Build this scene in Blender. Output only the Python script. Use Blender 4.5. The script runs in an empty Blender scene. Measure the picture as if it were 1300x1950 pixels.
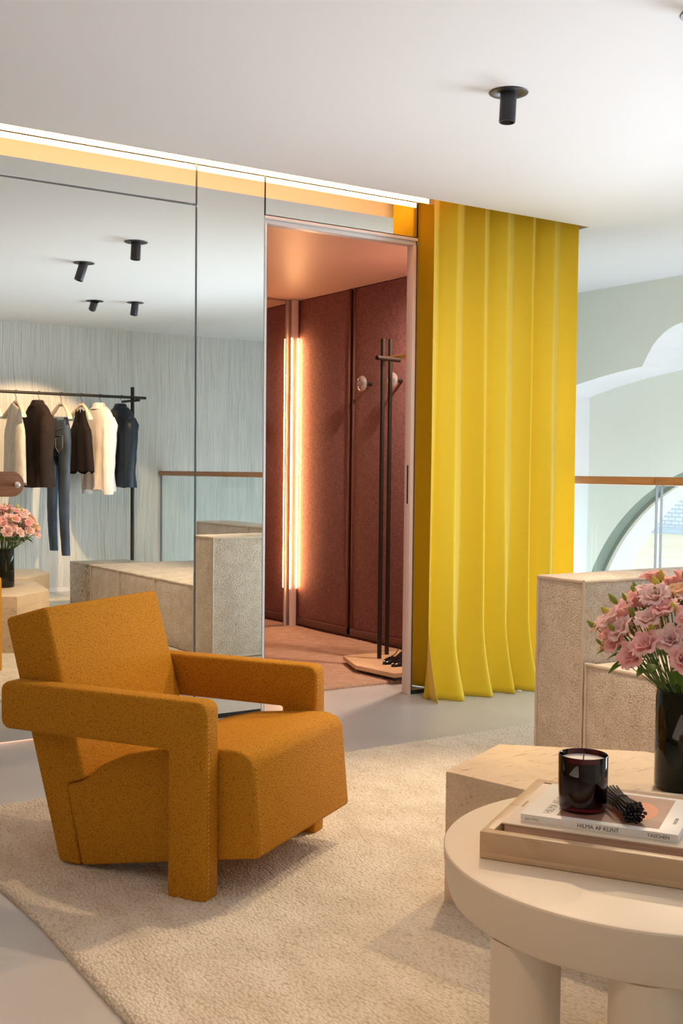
import bpy, bmesh, math, random
from mathutils import Vector, Matrix, noise
random.seed(7)
PI = math.pi
sc = bpy.context.scene
COL = sc.collection

# ---------------------------------------------------------------- camera
cam_d = bpy.data.cameras.new('camera')
cam = bpy.data.objects.new('camera', cam_d)
COL.objects.link(cam)
cam_d.sensor_fit = 'VERTICAL'
cam_d.sensor_height = 36
cam_d.sensor_width = 24
cam_d.lens = 2176.0 / 1950 * 36
cam_d.shift_y = 24.38 / 1950
cam_d.clip_start = 0.02
cam_d.clip_end = 400
RT, UP, FW = Vector((0.83366, -0.55218, 0.01029)), Vector((0.01713, 0.04449, 0.99886)), Vector((0.55201, 0.83254, -0.04655))
cam.matrix_world = Matrix(((RT.x, UP.x, -FW.x, 0), (RT.y, UP.y, -FW.y, 0), (RT.z, UP.z, -FW.z, 1.1), (0, 0, 0, 1)))
sc.camera = cam

# ---------------------------------------------------------------- light and exposure
sc.view_settings.view_transform = 'Standard'
sc.view_settings.look = 'None'
sc.view_settings.gamma = 1
sc.view_settings.use_curve_mapping = False
sc.view_settings.exposure = 0.95
sc.cycles.max_bounces = 10
sc.cycles.diffuse_bounces = 5
sc.cycles.glossy_bounces = 6
sc.cycles.transmission_bounces = 8
sc.cycles.transparent_max_bounces = 12
sc.cycles.sample_clamp_indirect = 3
sc.cycles.caustics_refractive = False
sc.cycles.use_denoising = True
W = bpy.data.worlds.new('world')
sc.world = W
W.use_nodes = True
W.node_tree.nodes['Background'].inputs[0].default_value = (0.80, 0.90, 1.0, 1)
W.node_tree.nodes['Background'].inputs[1].default_value = 1.1


def area(name, loc, target, sx, sy, power, col, spread=180):
    d = bpy.data.lights.new(name, 'AREA')
    d.shape = 'RECTANGLE'
    d.size, d.size_y = sx, sy
    d.energy = power
    d.color = col
    d.spread = math.radians(spread)
    o = bpy.data.objects.new(name, d)
    COL.objects.link(o)
    o.location = loc
    o.rotation_euler = (Vector(target) - Vector(loc)).to_track_quat('-Z', 'Y').to_euler()
    return o


def spot(name, loc, target, power, angle, col, blend=.5, size=.03):
    d = bpy.data.lights.new(name, 'SPOT')
    d.energy = power
    d.color = col
    d.spot_size = math.radians(angle)
    d.spot_blend = blend
    d.shadow_soft_size = size
    o = bpy.data.objects.new(name, d)
    COL.objects.link(o)
    o.location = loc
    o.rotation_euler = (Vector(target) - Vector(loc)).to_track_quat('-Z', 'Y').to_euler()
    return o


COOL = (0.78, 0.88, 1.0)
WARM = (1.0, 0.70, 0.42)
area('daylight_window_near', (5.75, 1.75, 0.1), (1.2, 2.0, 0.5), 2.1, 1.9, 56, COOL, 112)
area('daylight_window_far', (5.80, 4.75, 0.0), (3.0, 3.4, 0.0), 2.2, 1.5, 46, COOL, 110)
area('fill_area_left', (-2.5, 1.4, 0.9), (0.6, 2.2, 2.6), 3.4, 1.4, 8, (1.0, 0.80, 0.66), 110)  # soft fill added from the unseen left side; no window here
area('fill_atrium', (5.2, 2.4, -1.6), (5.2, 2.4, 2.4), 1.0, 4.5, 11, COOL)  # unseen upward fill added in the void for ceiling and facade
# ceiling spots (their light leaves the fixtures built further down)
spot('spot_beam_table', (3.75, 2.95, 2.27), (1.9, 1.9, 0.2), 120, 78, WARM, .6, .025)
spot('spot_beam_rack_near', (3.25, 0.66, 2.27), (3.2, -0.94, 0.75), 85, 60, (1.0, .62, .32), .25, .015)
spot('spot_beam_rack_far', (3.53, 0.77, 2.27), (4.1, -0.94, 0.25), 30, 40, (1.0, .62, .32), .4, .015)
spot('spot_beam_armchair', (2.60, 2.93, 2.25), (2.0, 2.3, 0), 40, 85, WARM, .7, .03)
spot('fill_beam_rug', (0.35, 0.75, 2.27), (0.60, 1.55, 0), 44, 52, (1.0, .57, .26), .8, .03)  # unseen spot added to warm the floor and its bounce
spot('fill_beam_curtain', (2.62, 2.13, 2.25), (3.85, 4.3, 0.9), 62, 62, (1.0, .93, .82), 1.0, .03)  # beam added to brighten the curtain; the fixture itself leans elsewhere
# downlight inside the dressing room
spot('spot_beam_dressing_room', (3.92, 4.85, 2.27), (3.5, 5.6, 0), 75, 150, (1.0, .72, .55), .8, .04)

# ---------------------------------------------------------------- dimensions
D = 4.483       # mirror plane
H = 2.372       # ceiling
YO = -0.94      # plaster wall behind the camera
YE = 4.268      # front edge of the ceiling slot


# ---------------------------------------------------------------- materials
def mat(name, col, rough=.6, metal=0, spec=.5, **k):
    m = bpy.data.materials.new(name)
    m.use_nodes = True
    b = m.node_tree.nodes['Principled BSDF']
    b.inputs['Base Color'].default_value = (*col, 1)
    b.inputs['Roughness'].default_value = rough
    b.inputs['Metallic'].default_value = metal
    b.inputs['Specular IOR Level'].default_value = spec
    for kk, v in k.items():
        b.inputs[kk.replace('_', ' ')].default_value = v
    return m


def N(m, t, **inp):
    n = m.node_tree.nodes.new(t)
    for k, v in inp.items():
        if k in n.inputs.keys():
            n.inputs[k].default_value = v
        else:
            setattr(n, k, v)
    return n


def L(m, a, b):
    m.node_tree.links.new(a, b)


def coords(m, scale=(1, 1, 1), rot=(0, 0, 0)):
    tc = N(m, 'ShaderNodeTexCoord')
    mp = N(m, 'ShaderNodeMapping')
    mp.inputs['Scale'].default_value = scale
    mp.inputs['Rotation'].default_value = rot
    L(m, tc.outputs['Object'], mp.inputs['Vector'])
    return mp.outputs[0]


def noise_tex(m, vec, scale, detail=4, rough=.5, dist=0):
    n = N(m, 'ShaderNodeTexNoise')
    n.inputs['Scale'].default_value = scale
    n.inputs['Detail'].default_value = detail
    n.inputs['Roughness'].default_value = rough
    n.inputs['Distortion'].default_value = dist
    L(m, vec, n.inputs['Vector'])
    return n.outputs['Fac']


def voro(m, vec, scale, feature='F1', rnd=1.0):
    n = N(m, 'ShaderNodeTexVoronoi')
    n.feature = feature
    n.inputs['Scale'].default_value = scale
    n.inputs['Randomness'].default_value = rnd
    L(m, vec, n.inputs['Vector'])
    return n.outputs['Distance']


def ramp(m, fac, stops):
    r = N(m, 'ShaderNodeValToRGB')
    cr = r.color_ramp
    while len(cr.elements) < len(stops):
        cr.elements.new(.5)
    for e, (p, c) in zip(cr.elements, stops):
        e.position = p
        e.color = (*c, 1) if len(c) == 3 else c
    L(m, fac, r.inputs[0])
    return r.outputs[0]


def set_col(m, out):
    L(m, out, m.node_tree.nodes['Principled BSDF'].inputs['Base Color'])


def bump(m, height, strength, dist, prev=None):
    b = N(m, 'ShaderNodeBump')
    b.inputs['Strength'].default_value = strength
    b.inputs['Distance'].default_value = dist
    L(m, height, b.inputs['Height'])
    if prev is not None:
        L(m, prev, b.inputs['Normal'])
    L(m, b.outputs[0], m.node_tree.nodes['Principled BSDF'].inputs['Normal'])
    return b.outputs[0]


def mix(c, f):
    return tuple(min(1, x * f) for x in c)


M = {}
M['ceiling'] = mat('ceiling paint', (.80, .79, .80), .85)
M['ochreplaster'] = mat('warm ochre plaster', (.42, .27, .15), .85)
M['wall'] = mat('wall paint', (.78, .77, .74), .85)
M['wallgreen'] = mat('sage facade plaster', (.72, .725, .64), .9)
M['wallwhite'] = mat('white plaster', (.86, .85, .86), .9)
M['shadegreen'] = mat('shaded green window reveal', (.22, .27, .23), .7)  # shade inside the reveal put into a darker green
M['whitemetal'] = mat('white lacquered metal', (.82, .80, .80), .35)
M['blackmetal'] = mat('black metal', (.035, .036, .04), .45, .3)
M['spotmetal'] = mat('dark grey spotlight metal', (.045, .045, .055), .4, .4)
M['bronze'] = mat('dark bronze metal', (.030, .023, .017), .42, .5)
M['steel'] = mat('brushed steel edge', (.55, .55, .56), .25, 1)
M['chrome'] = mat('chrome', (.85, .84, .8), .08, 1)
M['brass'] = mat('brass', (.75, .55, .22), .25, 1)
M['plinth'] = mat('black plinth', (.012, .018, .014), .3)
M['mirror'] = mat('mirror glass', (.86, .90, .87), .0, 1)
M['mirroredge'] = mat('dark mirror edge', (.06, .08, .07), .3)

m = M['floor'] = mat('grey poured floor', (.44, .44, .42), .34)
v = coords(m)
set_col(m, ramp(m, noise_tex(m, v, 3, 5), [(.3, (.50, .50, .48)), (.7, (.55, .545, .53))]))
bump(m, noise_tex(m, v, 60, 2), .05, .002)

m = M['plaster'] = mat('combed pale plaster', (.70, .72, .69), .9)
v = coords(m, (1, 1, .02))
vw = coords(m, (1, 1, .35))
n1 = noise_tex(m, v, 60, 3, .6, .3)
n2 = noise_tex(m, vw, 5, 3, .5)
mx = N(m, 'ShaderNodeMath', operation='MULTIPLY')
mx2 = N(m, 'ShaderNodeMath', operation='ADD')
vd = N(m, 'ShaderNodeVectorMath', operation='MULTIPLY_ADD')
tc = N(m, 'ShaderNodeTexCoord')
nn = N(m, 'ShaderNodeTexNoise')
nn.inputs['Scale'].default_value = 1.6
L(m, tc.outputs['Object'], nn.inputs['Vector'])
vd.inputs[1].default_value = (.09, 0, 0)
L(m, nn.outputs['Color'], vd.inputs[0])
L(m, tc.outputs['Object'], vd.inputs[2])
mp = N(m, 'ShaderNodeMapping')
mp.inputs['Scale'].default_value = (1, .01, .015)
L(m, vd.outputs[0], mp.inputs['Vector'])
rid = noise_tex(m, mp.outputs[0], 150, 2, .5)
set_col(m, ramp(m, rid, [(.34, (.62, .63, .62)), (.45, (.76, .77, .76)), (.6, (.82, .83, .82))]))
bump(m, rid, 1.0, .008)

m = M['fabricwall'] = mat('rose brown wall fabric', (.28, .08, .055), .85)
v = coords(m, (1, 1, .06))
v2 = coords(m, (.06, .06, 1))
a1 = noise_tex(m, v, 420, 2)
a2 = noise_tex(m, v2, 420, 2)
ad = N(m, 'ShaderNodeMath', operation='ADD')
L(m, a1, ad.inputs[0])
L(m, a2, ad.inputs[1])
hf = N(m, 'ShaderNodeMath', operation='MULTIPLY')
L(m, ad.outputs[0], hf.inputs[0])
hf.inputs[1].default_value = .5
set_col(m, ramp(m, hf.outputs[0], [(.36, (.15, .062, .060)), (.5, (.25, .112, .108)), (.66, (.38, .20, .19))]))
bump(m, hf.outputs[0], .25, .001)
M['fabricframe'] = mat('brown fabric panel frame', (.13, .045, .03), .45)
M['cubiceil'] = mat('pink satin cubicle ceiling', (.84, .56, .47), .42)
M['cubiwhite'] = mat('pink white cubicle column', (.78, .62, .55), .5)
M['cubimirror'] = mat('cubicle mirror', (.80, .74, .72), .02, 1)

def loop_mat(name, c0, c1, c2, sc1, bumpd, sx=1, sy=1, rough=.95):
    m = mat(name, c1, rough, spec=.2)
    v = coords(m, (sx, sy, 1))
    vo = voro(m, v, sc1)
    no = noise_tex(m, v, sc1 * .08, 4)
    mm = N(m, 'ShaderNodeMix', data_type='RGBA')
    set_fac = ramp(m, vo, [(.15, c2), (.55, c1), (.85, c0)])
    tint = ramp(m, no, [(.35, (.86, .84, .80)), (.65, (1, 1, 1))])
    mm.blend_type = 'MULTIPLY'
    mm.inputs[0].default_value = 1
    L(m, set_fac, mm.inputs[6])
    L(m, tint, mm.inputs[7])
    set_col(m, mm.outputs[2])
    inv = N(m, 'ShaderNodeMath', operation='SUBTRACT')
    inv.inputs[0].default_value = 1
    L(m, vo, inv.inputs[1])
    bump(m, inv.outputs[0], .8, bumpd)
    return m


M['rug'] = loop_mat('cream woven loop rug', (.62, .54, .42), (.76, .69, .57), (.83, .77, .67), 150, .005, 1, .55)
M['cubirug'] = loop_mat('dressing room carpet', (.42, .26, .18), (.58, .37, .26), (.66, .45, .32), 190, .005)
M['boucle'] = loop_mat('cream boucle', (.54, .46, .38), (.68, .61, .53), (.79, .73, .66), 170, .005)
M['piping'] = mat('boucle piping', (.62, .54, .45), .9, spec=.2)

m = M['ochre'] = mat('ochre wool', (.58, .24, .012), .85, spec=.2)
v = coords(m, (1, 1, 1), (.5, .7, .4))
vo = voro(m, v, 240)
set_col(m, ramp(m, vo, [(.1, (.60, .275, .014)), (.55, (.50, .215, .010)), (.9, (.36, .14, .006))]))
inv = N(m, 'ShaderNodeMath', operation='SUBTRACT')
inv.inputs[0].default_value = 1
L(m, vo, inv.inputs[1])
bump(m, inv.outputs[0], .55, .003)
M['stitch'] = mat('light ochre stitching', (.78, .42, .08), .8)

# curtain: coloured cloth that lets a little light through
m = M['curtain'] = mat('yellow curtain cloth', (.90, .67, .03), .6, spec=.3)
b = m.node_tree.nodes['Principled BSDF']
b.inputs['Sheen Weight'].default_value = .6
b.inputs['Sheen Tint'].default_value = (1, .95, .6, 1)
tr = N(m, 'ShaderNodeBsdfTranslucent')
tr.inputs[0].default_value = (.85, .58, .02, 1)
ms = N(m, 'ShaderNodeMixShader')
ms.inputs[0].default_value = .30
L(m, b.outputs[0], ms.inputs[1])
L(m, tr.outputs[0], ms.inputs[2])
L(m, ms.outputs[0], m.node_tree.nodes['Material Output'].inputs[0])
v = coords(m)
bump(m, noise_tex(m, v, 500, 2), .08, .001)

# travertine
def stone(name, base, dark, pits=.37, rough=.45):
    m = mat(name, base, rough)
    v = coords(m, (1, 1, 3))
    n0 = noise_tex(m, v, 5, 6, .6, .8)
    c = ramp(m, n0, [(.3, mix(base, .84)), (.5, base), (.7, mix(base, 1.10))])
    v3 = coords(m, (5, 34, 40), (0, 0, .65))
    h = noise_tex(m, v3, 2.2, 5, .65, .6)
    f = ramp(m, h, [(.0, (0, 0, 0)), (.60, (0, 0, 0)), (.68, (1, 1, 1))])
    mm = N(m, 'ShaderNodeMix', data_type='RGBA')
    L(m, f, mm.inputs[0])
    L(m, c, mm.inputs[6])
    mm.inputs[7].default_value = (*dark, 1)
    set_col(m, mm.outputs[2])
    pv = noise_tex(m, coords(m), 300, 3, .6)
    pf = ramp(m, pv, [(0, (1, 1, 1)), (pits - .04, (1, 1, 1)), (pits, (0, 0, 0))])
    m2 = N(m, 'ShaderNodeMix', data_type='RGBA')
    L(m, pf, m2.inputs[0])
    L(m, mm.outputs[2], m2.inputs[6])
    m2.inputs[7].default_value = (*mix(dark, .8), 1)
    set_col(m, m2.outputs[2])
    iv = N(m, 'ShaderNodeInvert')
    L(m, f, iv.inputs[1])
    bump(m, iv.outputs[0], .35, .002)
    return m


M['travertine'] = stone('travertine', (.74, .60, .43), (.38, .22, .12))
M['tray'] = stone('honed beige stone', (.54, .38, .23), (.42, .27, .14), .27, .4)
m = M['marble'] = mat('veined beige marble', (.5, .45, .4), .3)
v = coords(m)
n0 = noise_tex(m, v, 7, 6, .6, 2.2)
set_col(m, ramp(m, n0, [(.36, (.16, .12, .10)), (.44, (.36, .32, .27)), (.495, (.60, .52, .38)), (.53, (.20, .12, .07)), (.58, (.42, .37, .32)), (.75, (.24, .21, .20))]))
M['lacquer'] = mat('cream lacquer', (.76, .66, .52), .42)
# wood
def wood(name, c0, c1, scale=(1, 14, 14), rough=.45, s=5):
    m = mat(name, c0, rough)
    v = coords(m, scale)
    n0 = noise_tex(m, v, s, 5, .6, .6)
    set_col(m, ramp(m, n0, [(.3, c0), (.7, c1)]))
    return m


M['walnut'] = wood('walnut', (.24, .085, .035), (.38, .17, .08), (2, 20, 30))
M['railwood'] = wood('oiled oak rail', (.36, .15, .055), (.50, .24, .10), (20, 1.2, 20))
M['hangerwood'] = wood('pale wood', (.70, .55, .42), (.80, .66, .52))
M['slab'] = stone('warm marble slab', (.70, .48, .28), (.6, .4, .22))
M['shoe'] = mat('black patent leather', (.010, .009, .009), .12)
M['paper'] = mat('white book cover', (.80, .78, .74), .4)
M['bigcover'] = mat('cream linen book cover', (.76, .64, .50), .6)
m = M['pages'] = mat('pink tinged page edges', (.66, .46, .36), .8)
v = coords(m, (1, 1, 60))
set_col(m, ramp(m, noise_tex(m, v, 12, 3), [(.35, (.58, .39, .30)), (.65, (.74, .55, .44))]))
M['ink'] = mat('dark ink', (.05, .045, .04), .6)
M['goldink'] = mat('gold stamped ink', (.42, .26, .07), .4)
M['greyink'] = mat('grey brown ink', (.33, .29, .25), .6)
m = M['print'] = mat('brown printed field', (.32, .17, .12), .4)
v = coords(m)
set_col(m, ramp(m, noise_tex(m, v, 18, 4), [(.3, (.27, .13, .10)), (.7, (.40, .22, .15))]))
M['printdisc'] = mat('orange printed disc', (.66, .20, .08), .4)
# glass
m = M['vase'] = mat('black glass', (.004, .008, .005), .05, spec=.45)
m.node_tree.nodes['Principled BSDF'].inputs['Coat Weight'].default_value = .0
m = M['candleglass'] = mat('burgundy glass', (.060, .003, .008), .02)
m.node_tree.nodes['Principled BSDF'].inputs['Transmission Weight'].default_value = .9
m.node_tree.nodes['Principled BSDF'].inputs['IOR'].default_value = 1.5
M['wax'] = mat('candle wax', (.85, .76, .68), .5)
M['knobglass'] = mat('clear glass knob', (.95, .92, .92), .03)
M['knobglass'].node_tree.nodes['Principled BSDF'].inputs['Transmission Weight'].default_value = .8


def thin_glass(name, tint, refl):
    m = bpy.data.materials.new(name)
    m.use_nodes = True
    nt = m.node_tree
    nt.nodes.remove(nt.nodes['Principled BSDF'])
    t = N(m, 'ShaderNodeBsdfTransparent')
    t.inputs[0].default_value = (*tint, 1)
    g = N(m, 'ShaderNodeBsdfGlossy')
    g.inputs['Roughness'].default_value = .01
    lw = N(m, 'ShaderNodeLayerWeight')
    pw = N(m, 'ShaderNodeMath', operation='POWER')
    pw.inputs[1].default_value = 5
    L(m, lw.outputs['Facing'], pw.inputs[0])
    fr = N(m, 'ShaderNodeMath', operation='MULTIPLY_ADD')
    fr.inputs[1].default_value = .6
    fr.inputs[2].default_value = refl
    L(m, pw.outputs[0], fr.inputs[0])
    x = N(m, 'ShaderNodeMixShader')
    L(m, fr.outputs[0], x.inputs[0])
    L(m, t.outputs[0], x.inputs[1])
    L(m, g.outputs[0], x.inputs[2])
    L(m, x.outputs[0], nt.nodes['Material Output'].inputs[0])
    return m


M['railglass'] = thin_glass('pale green rail glass', (.955, .99, .985), .03)
M['winglass'] = thin_glass('window pane glass', (.97, .99, .99), .02)
M['glassedge'] = mat('dark glass edge', (.12, .15, .17), .2)


def emit(name, col, s):
    m = bpy.data.materials.new(name)
    m.use_nodes = True
    nt = m.node_tree
    nt.nodes.remove(nt.nodes['Principled BSDF'])
    e = N(m, 'ShaderNodeEmission')
    e.inputs[0].default_value = (*col, 1)
    e.inputs[1].default_value = s
    L(m, e.outputs[0], nt.nodes['Material Output'].inputs[0])
    return m


M['led'] = emit('warm white light strip', (1.0, .41, .13), 13)
M['led2'] = emit('amber corner light strip', (1.0, .50, .20), 75)
M['gapglow'] = emit('faint amber door gap glow', (1.0, .42, .14), 2.5)
# cloth colours
def cloth(name, c, rough=.85, s=40, f=.75, **k):
    m = mat(name, c, rough, spec=.25, **k)
    v = coords(m, (1, 1, .3))
    set_col(m, ramp(m, noise_tex(m, v, s, 4), [(.3, mix(c, f)), (.7, c)]))
    bump(m, noise_tex(m, v, 14, 3), .5, .01)
    return m


M['whiteknit'] = cloth('off white knit', (.70, .62, .52))
M['brownwool'] = cloth('dark brown wool', (.028, .016, .012))
M['blackjersey'] = cloth('black jersey', (.014, .009, .009))
M['whitecotton'] = cloth('white cotton', (.80, .73, .70), f=.9)
M['blueleather'] = cloth('dark blue leather', (.018, .028, .045), .35)
m = M['denim'] = cloth('washed blue denim', (.085, .12, .18), .8, 9, .3)
M['thread'] = mat('tan thread', (.40, .28, .12), .7)
M['leatherpatch'] = mat('orange leather patch', (.50, .17, .05), .6)
# flowers
def petal(name, c0, c1):
    m = mat(name, c0, .6, spec=.3)
    b = m.node_tree.nodes['Principled BSDF']
    tc = N(m, 'ShaderNodeTexCoord')
    v = coords(m)
    set_col(m, ramp(m, noise_tex(m, v, 35, 3), [(.3, c0), (.7, c1)]))
    b.inputs['Subsurface Weight'].default_value = .0
    t = N(m, 'ShaderNodeBsdfTranslucent')
    t.inputs[0].default_value = (*c1, 1)
    x = N(m, 'ShaderNodeMixShader')
    x.inputs[0].default_value = .3
    L(m, b.outputs[0], x.inputs[1])
    L(m, t.outputs[0], x.inputs[2])
    L(m, x.outputs[0], m.node_tree.nodes['Material Output'].inputs[0])
    return m


M['pink'] = petal('pink petal', (.94, .47, .48), (.97, .66, .63))
M['pale'] = petal('pale pink petal', (.94, .62, .62), (.96, .76, .72))
M['peach'] = petal('peach petal', (.90, .56, .36), (.92, .68, .45))
M['budyellow'] = petal('yellow green bud', (.62, .58, .08), (.78, .70, .16))
M['leafgreen'] = petal('leaf green', (.05, .13, .015), (.11, .22, .03))
M['stemgreen'] = mat('stem green', (.09, .17, .03), .6)
M['budgreen'] = petal('green bud', (.22, .32, .04), (.40, .46, .08))


# ---------------------------------------------------------------- builders
def finish(bm, name, m, parent=None, angle=35, smooth=True):
    bmesh.ops.recalc_face_normals(bm, faces=bm.faces)
    if smooth:
        lim = math.radians(angle)
        for f in bm.faces:
            f.smooth = True
        for e in bm.edges:
            if len(e.link_faces) == 2:
                e.smooth = e.calc_face_angle(0) < lim
            else:
                e.smooth = True
    me = bpy.data.meshes.new(name)
    bm.to_mesh(me)
    bm.free()
    for mm in (m if isinstance(m, (list, tuple)) else [m]):
        me.materials.append(M[mm] if isinstance(mm, str) else mm)
    o = bpy.data.objects.new(name, me)
    COL.objects.link(o)
    if parent is not None:
        o.parent = parent
    return o


def thing(name, label, cat, loc=(0, 0, 0), rotz=0, group=None):
    o = bpy.data.objects.new(name, None)
    COL.objects.link(o)
    o.location = loc
    o.rotation_euler = (0, 0, rotz)
    o.empty_display_size = .1
    return tag(o, label, cat, group)


def tag(o, label, cat, group=None):
    o['label'] = label
    o['category'] = cat
    if group:
        o['group'] = group
    return o


def struct(o):
    o['kind'] = 'structure'
    return o


def B():
    return bmesh.new()


def box(bm, x0, x1, y0, y1, z0, z1, bev=0, seg=2):
    t = bmesh.new()
    bmesh.ops.create_cube(t, size=1)
    for v in t.verts:
        v.co = Vector(((x0 + x1) / 2 + v.co.x * (x1 - x0), (y0 + y1) / 2 + v.co.y * (y1 - y0), (z0 + z1) / 2 + v.co.z * (z1 - z0)))
    if bev:
        bmesh.ops.bevel(t, geom=t.edges[:], offset=bev, segments=seg, profile=.5, affect='EDGES')
    merge(bm, t)
    return bm


def merge(bm, t):
    me = bpy.data.meshes.new('tmp')
    t.to_mesh(me)
    t.free()
    bm.from_mesh(me)
    bpy.data.meshes.remove(me)


def prism(bm, pts, axis, a, b, bev=0, seg=3):
    """extrude a 2D outline between a and b along axis (0 x, 1 y, 2 z)"""
    t = bmesh.new()
    def P(p, q):
        if axis == 2:
            return (p[0], p[1], q)
        if axis == 1:
            return (p[0], q, p[1])
        return (q, p[0], p[1])
    v0 = [t.verts.new(P(p, a)) for p in pts]
    v1 = [t.verts.new(P(p, b)) for p in pts]
    n = len(pts)
    t.faces.new(v0)
    t.faces.new(v1)
    for i in range(n):
        t.faces.new((v0[i], v0[(i + 1) % n], v1[(i + 1) % n], v1[i]))
    bmesh.ops.recalc_face_normals(t, faces=t.faces)
    if bev:
        bmesh.ops.bevel(t, geom=[e for e in t.edges if e.calc_face_angle(0) > .2], offset=bev, segments=seg, profile=.5, affect='EDGES')
    merge(bm, t)
    return bm


def loft(bm, rings, cap0=True, cap1=True, closed=True):
    vs = [[bm.verts.new(p) for p in r] for r in rings]
    n = len(rings[0])
    for a, b in zip(vs, vs[1:]):
        for i in range(n if closed else n - 1):
            j = (i + 1) % n
            bm.faces.new((a[i], a[j], b[j], b[i]))
    if cap0 and closed:
        bm.faces.new(vs[0])
    if cap1 and closed:
        bm.faces.new(vs[-1])
    return bm


def tube(bm, pts, r, n=10, cap=True):
    pts = [Vector(p) for p in pts]
    rs = r if isinstance(r, (list, tuple)) else [r] * len(pts)
    rings = []
    nrm = None
    for i, p in enumerate(pts):
        d = (pts[min(i + 1, len(pts) - 1)] - pts[max(i - 1, 0)]).normalized()
        if nrm is None:
            nrm = d.orthogonal().normalized()
        else:
            nrm = (nrm - d * nrm.dot(d)).normalized()
        bn = d.cross(nrm)
        rings.append([p + (nrm * math.cos(t) + bn * math.sin(t)) * rs[i] for t in [2 * PI * k / n for k in range(n)]])
    return loft(bm, rings, cap, cap)


def lathe(bm, prof, c=(0, 0, 0), n=48):
    rings = []
    for r, z in prof:
        rings.append([(c[0] + r * math.cos(2 * PI * k / n), c[1] + r * math.sin(2 * PI * k / n), c[2] + z) for k in range(n)])
    return loft(bm, rings, True, True)


def text_mesh(s, size, name, m, parent, loc, rot, extrude=.0002, sx=1.0):
    cu = bpy.data.curves.new('lettering', 'FONT')
    cu.body = s
    cu.size = size
    cu.extrude = extrude
    to = bpy.data.objects.new('lettering_tmp', cu)
    COL.objects.link(to)
    dg = bpy.context.evaluated_depsgraph_get()
    dg.update()
    me = bpy.data.meshes.new_from_object(to.evaluated_get(dg))
    bpy.data.objects.remove(to)
    me.materials.clear()
    me.materials.append(M[m])
    me.name = name
    o = bpy.data.objects.new(name, me)
    COL.objects.link(o)
    o.parent = parent
    o.location = loc
    o.rotation_euler = rot
    o.scale = (sx, 1, 1)
    return o


# ================================================================ SETTING
# floor slab of the mezzanine, ends under the glass railing
bm = B()
box(bm, -2.6, 4.56, YO, 7.1, -.25, 0)
struct(finish(bm, 'floor', 'floor'))
bm = B()
box(bm, 4.56, 6.25, YO, 7.1, -2.8, -2.6)
struct(finish(bm, 'floor', 'floor'))
# ceiling with the recessed slot for light strip and curtain
bm = B()
box(bm, -2.6, 5.85, YO, YE, H, H + .33)
box(bm, 4.345, 5.85, YE, 7.1, H, H + .33)
box(bm, -2.6, 4.345, YE, 4.70, H + .29, H + .33)
struct(finish(bm, 'ceiling', 'ceiling'))
# wall behind the camera, seen in the mirror
bm = B()
box(bm, -2.7, 5.85, YO - .12, YO, -2.6, H + .3)
struct(finish(bm, 'wall_back', 'plaster'))
bm = B()
box(bm, -2.7, 4.4, YO, YO + .012, 0, .035)
struct(finish(bm, 'baseboard_back', 'wallwhite'))
bm = B()
box(bm, -2.7, -2.6, YO, 7.1, 0, H + .3)
struct(finish(bm, 'wall_left', 'ochreplaster'))
# body of the mirror wall: above and beside the openings, and the far end behind the curtain
bm = B()
box(bm, -2.6, 4.40, 4.53, 4.62, 2.285, H + .29)
box(bm, 2.215, 2.545, 4.53, 4.60, 0, 2.285)
box(bm, -2.6, .30, 4.53, 4.60, 0, 2.285)
box(bm, 3.46, 4.40, 4.53, 4.60, 0, 2.285)
box(bm, 4.36, 4.40, 4.60, 7.0, 0, H)
struct(finish(bm, 'wall_front', 'wall'))
# dressing room shell
bm = B()
box(bm, 2.2, 4.36, 4.60, 7.0, 2.285, 2.33)
struct(finish(bm, 'ceiling', 'cubiceil'))
bm = B()
box(bm, 2.2, 4.36, 6.90, 7.0, 0, 2.285)
struct(finish(bm, 'wall_far', 'cubiwhite'))
bm = B()
box(bm, 2.2, 2.26, 4.60, 6.90, 0, 2.285)
struct(finish(bm, 'wall_dressing_left', 'fabricwall'))
# fabric clad wall of the dressing room
fw_ = bpy.data.objects.new('wall_right', None)
COL.objects.link(fw_)
struct(fw_)
XW = 4.172
bm = B()
box(bm, XW + .02, 4.36, 4.60, 6.90, 0, 2.285)
finish(bm, 'backing', 'fabricwall', fw_)
panels = [(4.62, 5.35), (5.375, 6.165), (6.205, 6.86)]
for a, b_ in panels:
    bm = B()
    box(bm, XW, XW + .02, a + .008, b_ - .008, .075, 2.28, .004)
    p = finish(bm, 'fabric_panel', 'fabricwall', fw_)
    bm = B()
    box(bm, XW - .010, XW + .02, a, a + .012, .035, 2.284, .002)
    box(bm, XW - .010, XW + .02, b_ - .012, b_, .035, 2.284, .002)
    box(bm, XW - .014, XW + .02, a, b_, .03, .075, .003)
    finish(bm, 'panel_frame', 'fabricframe', fw_)
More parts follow.
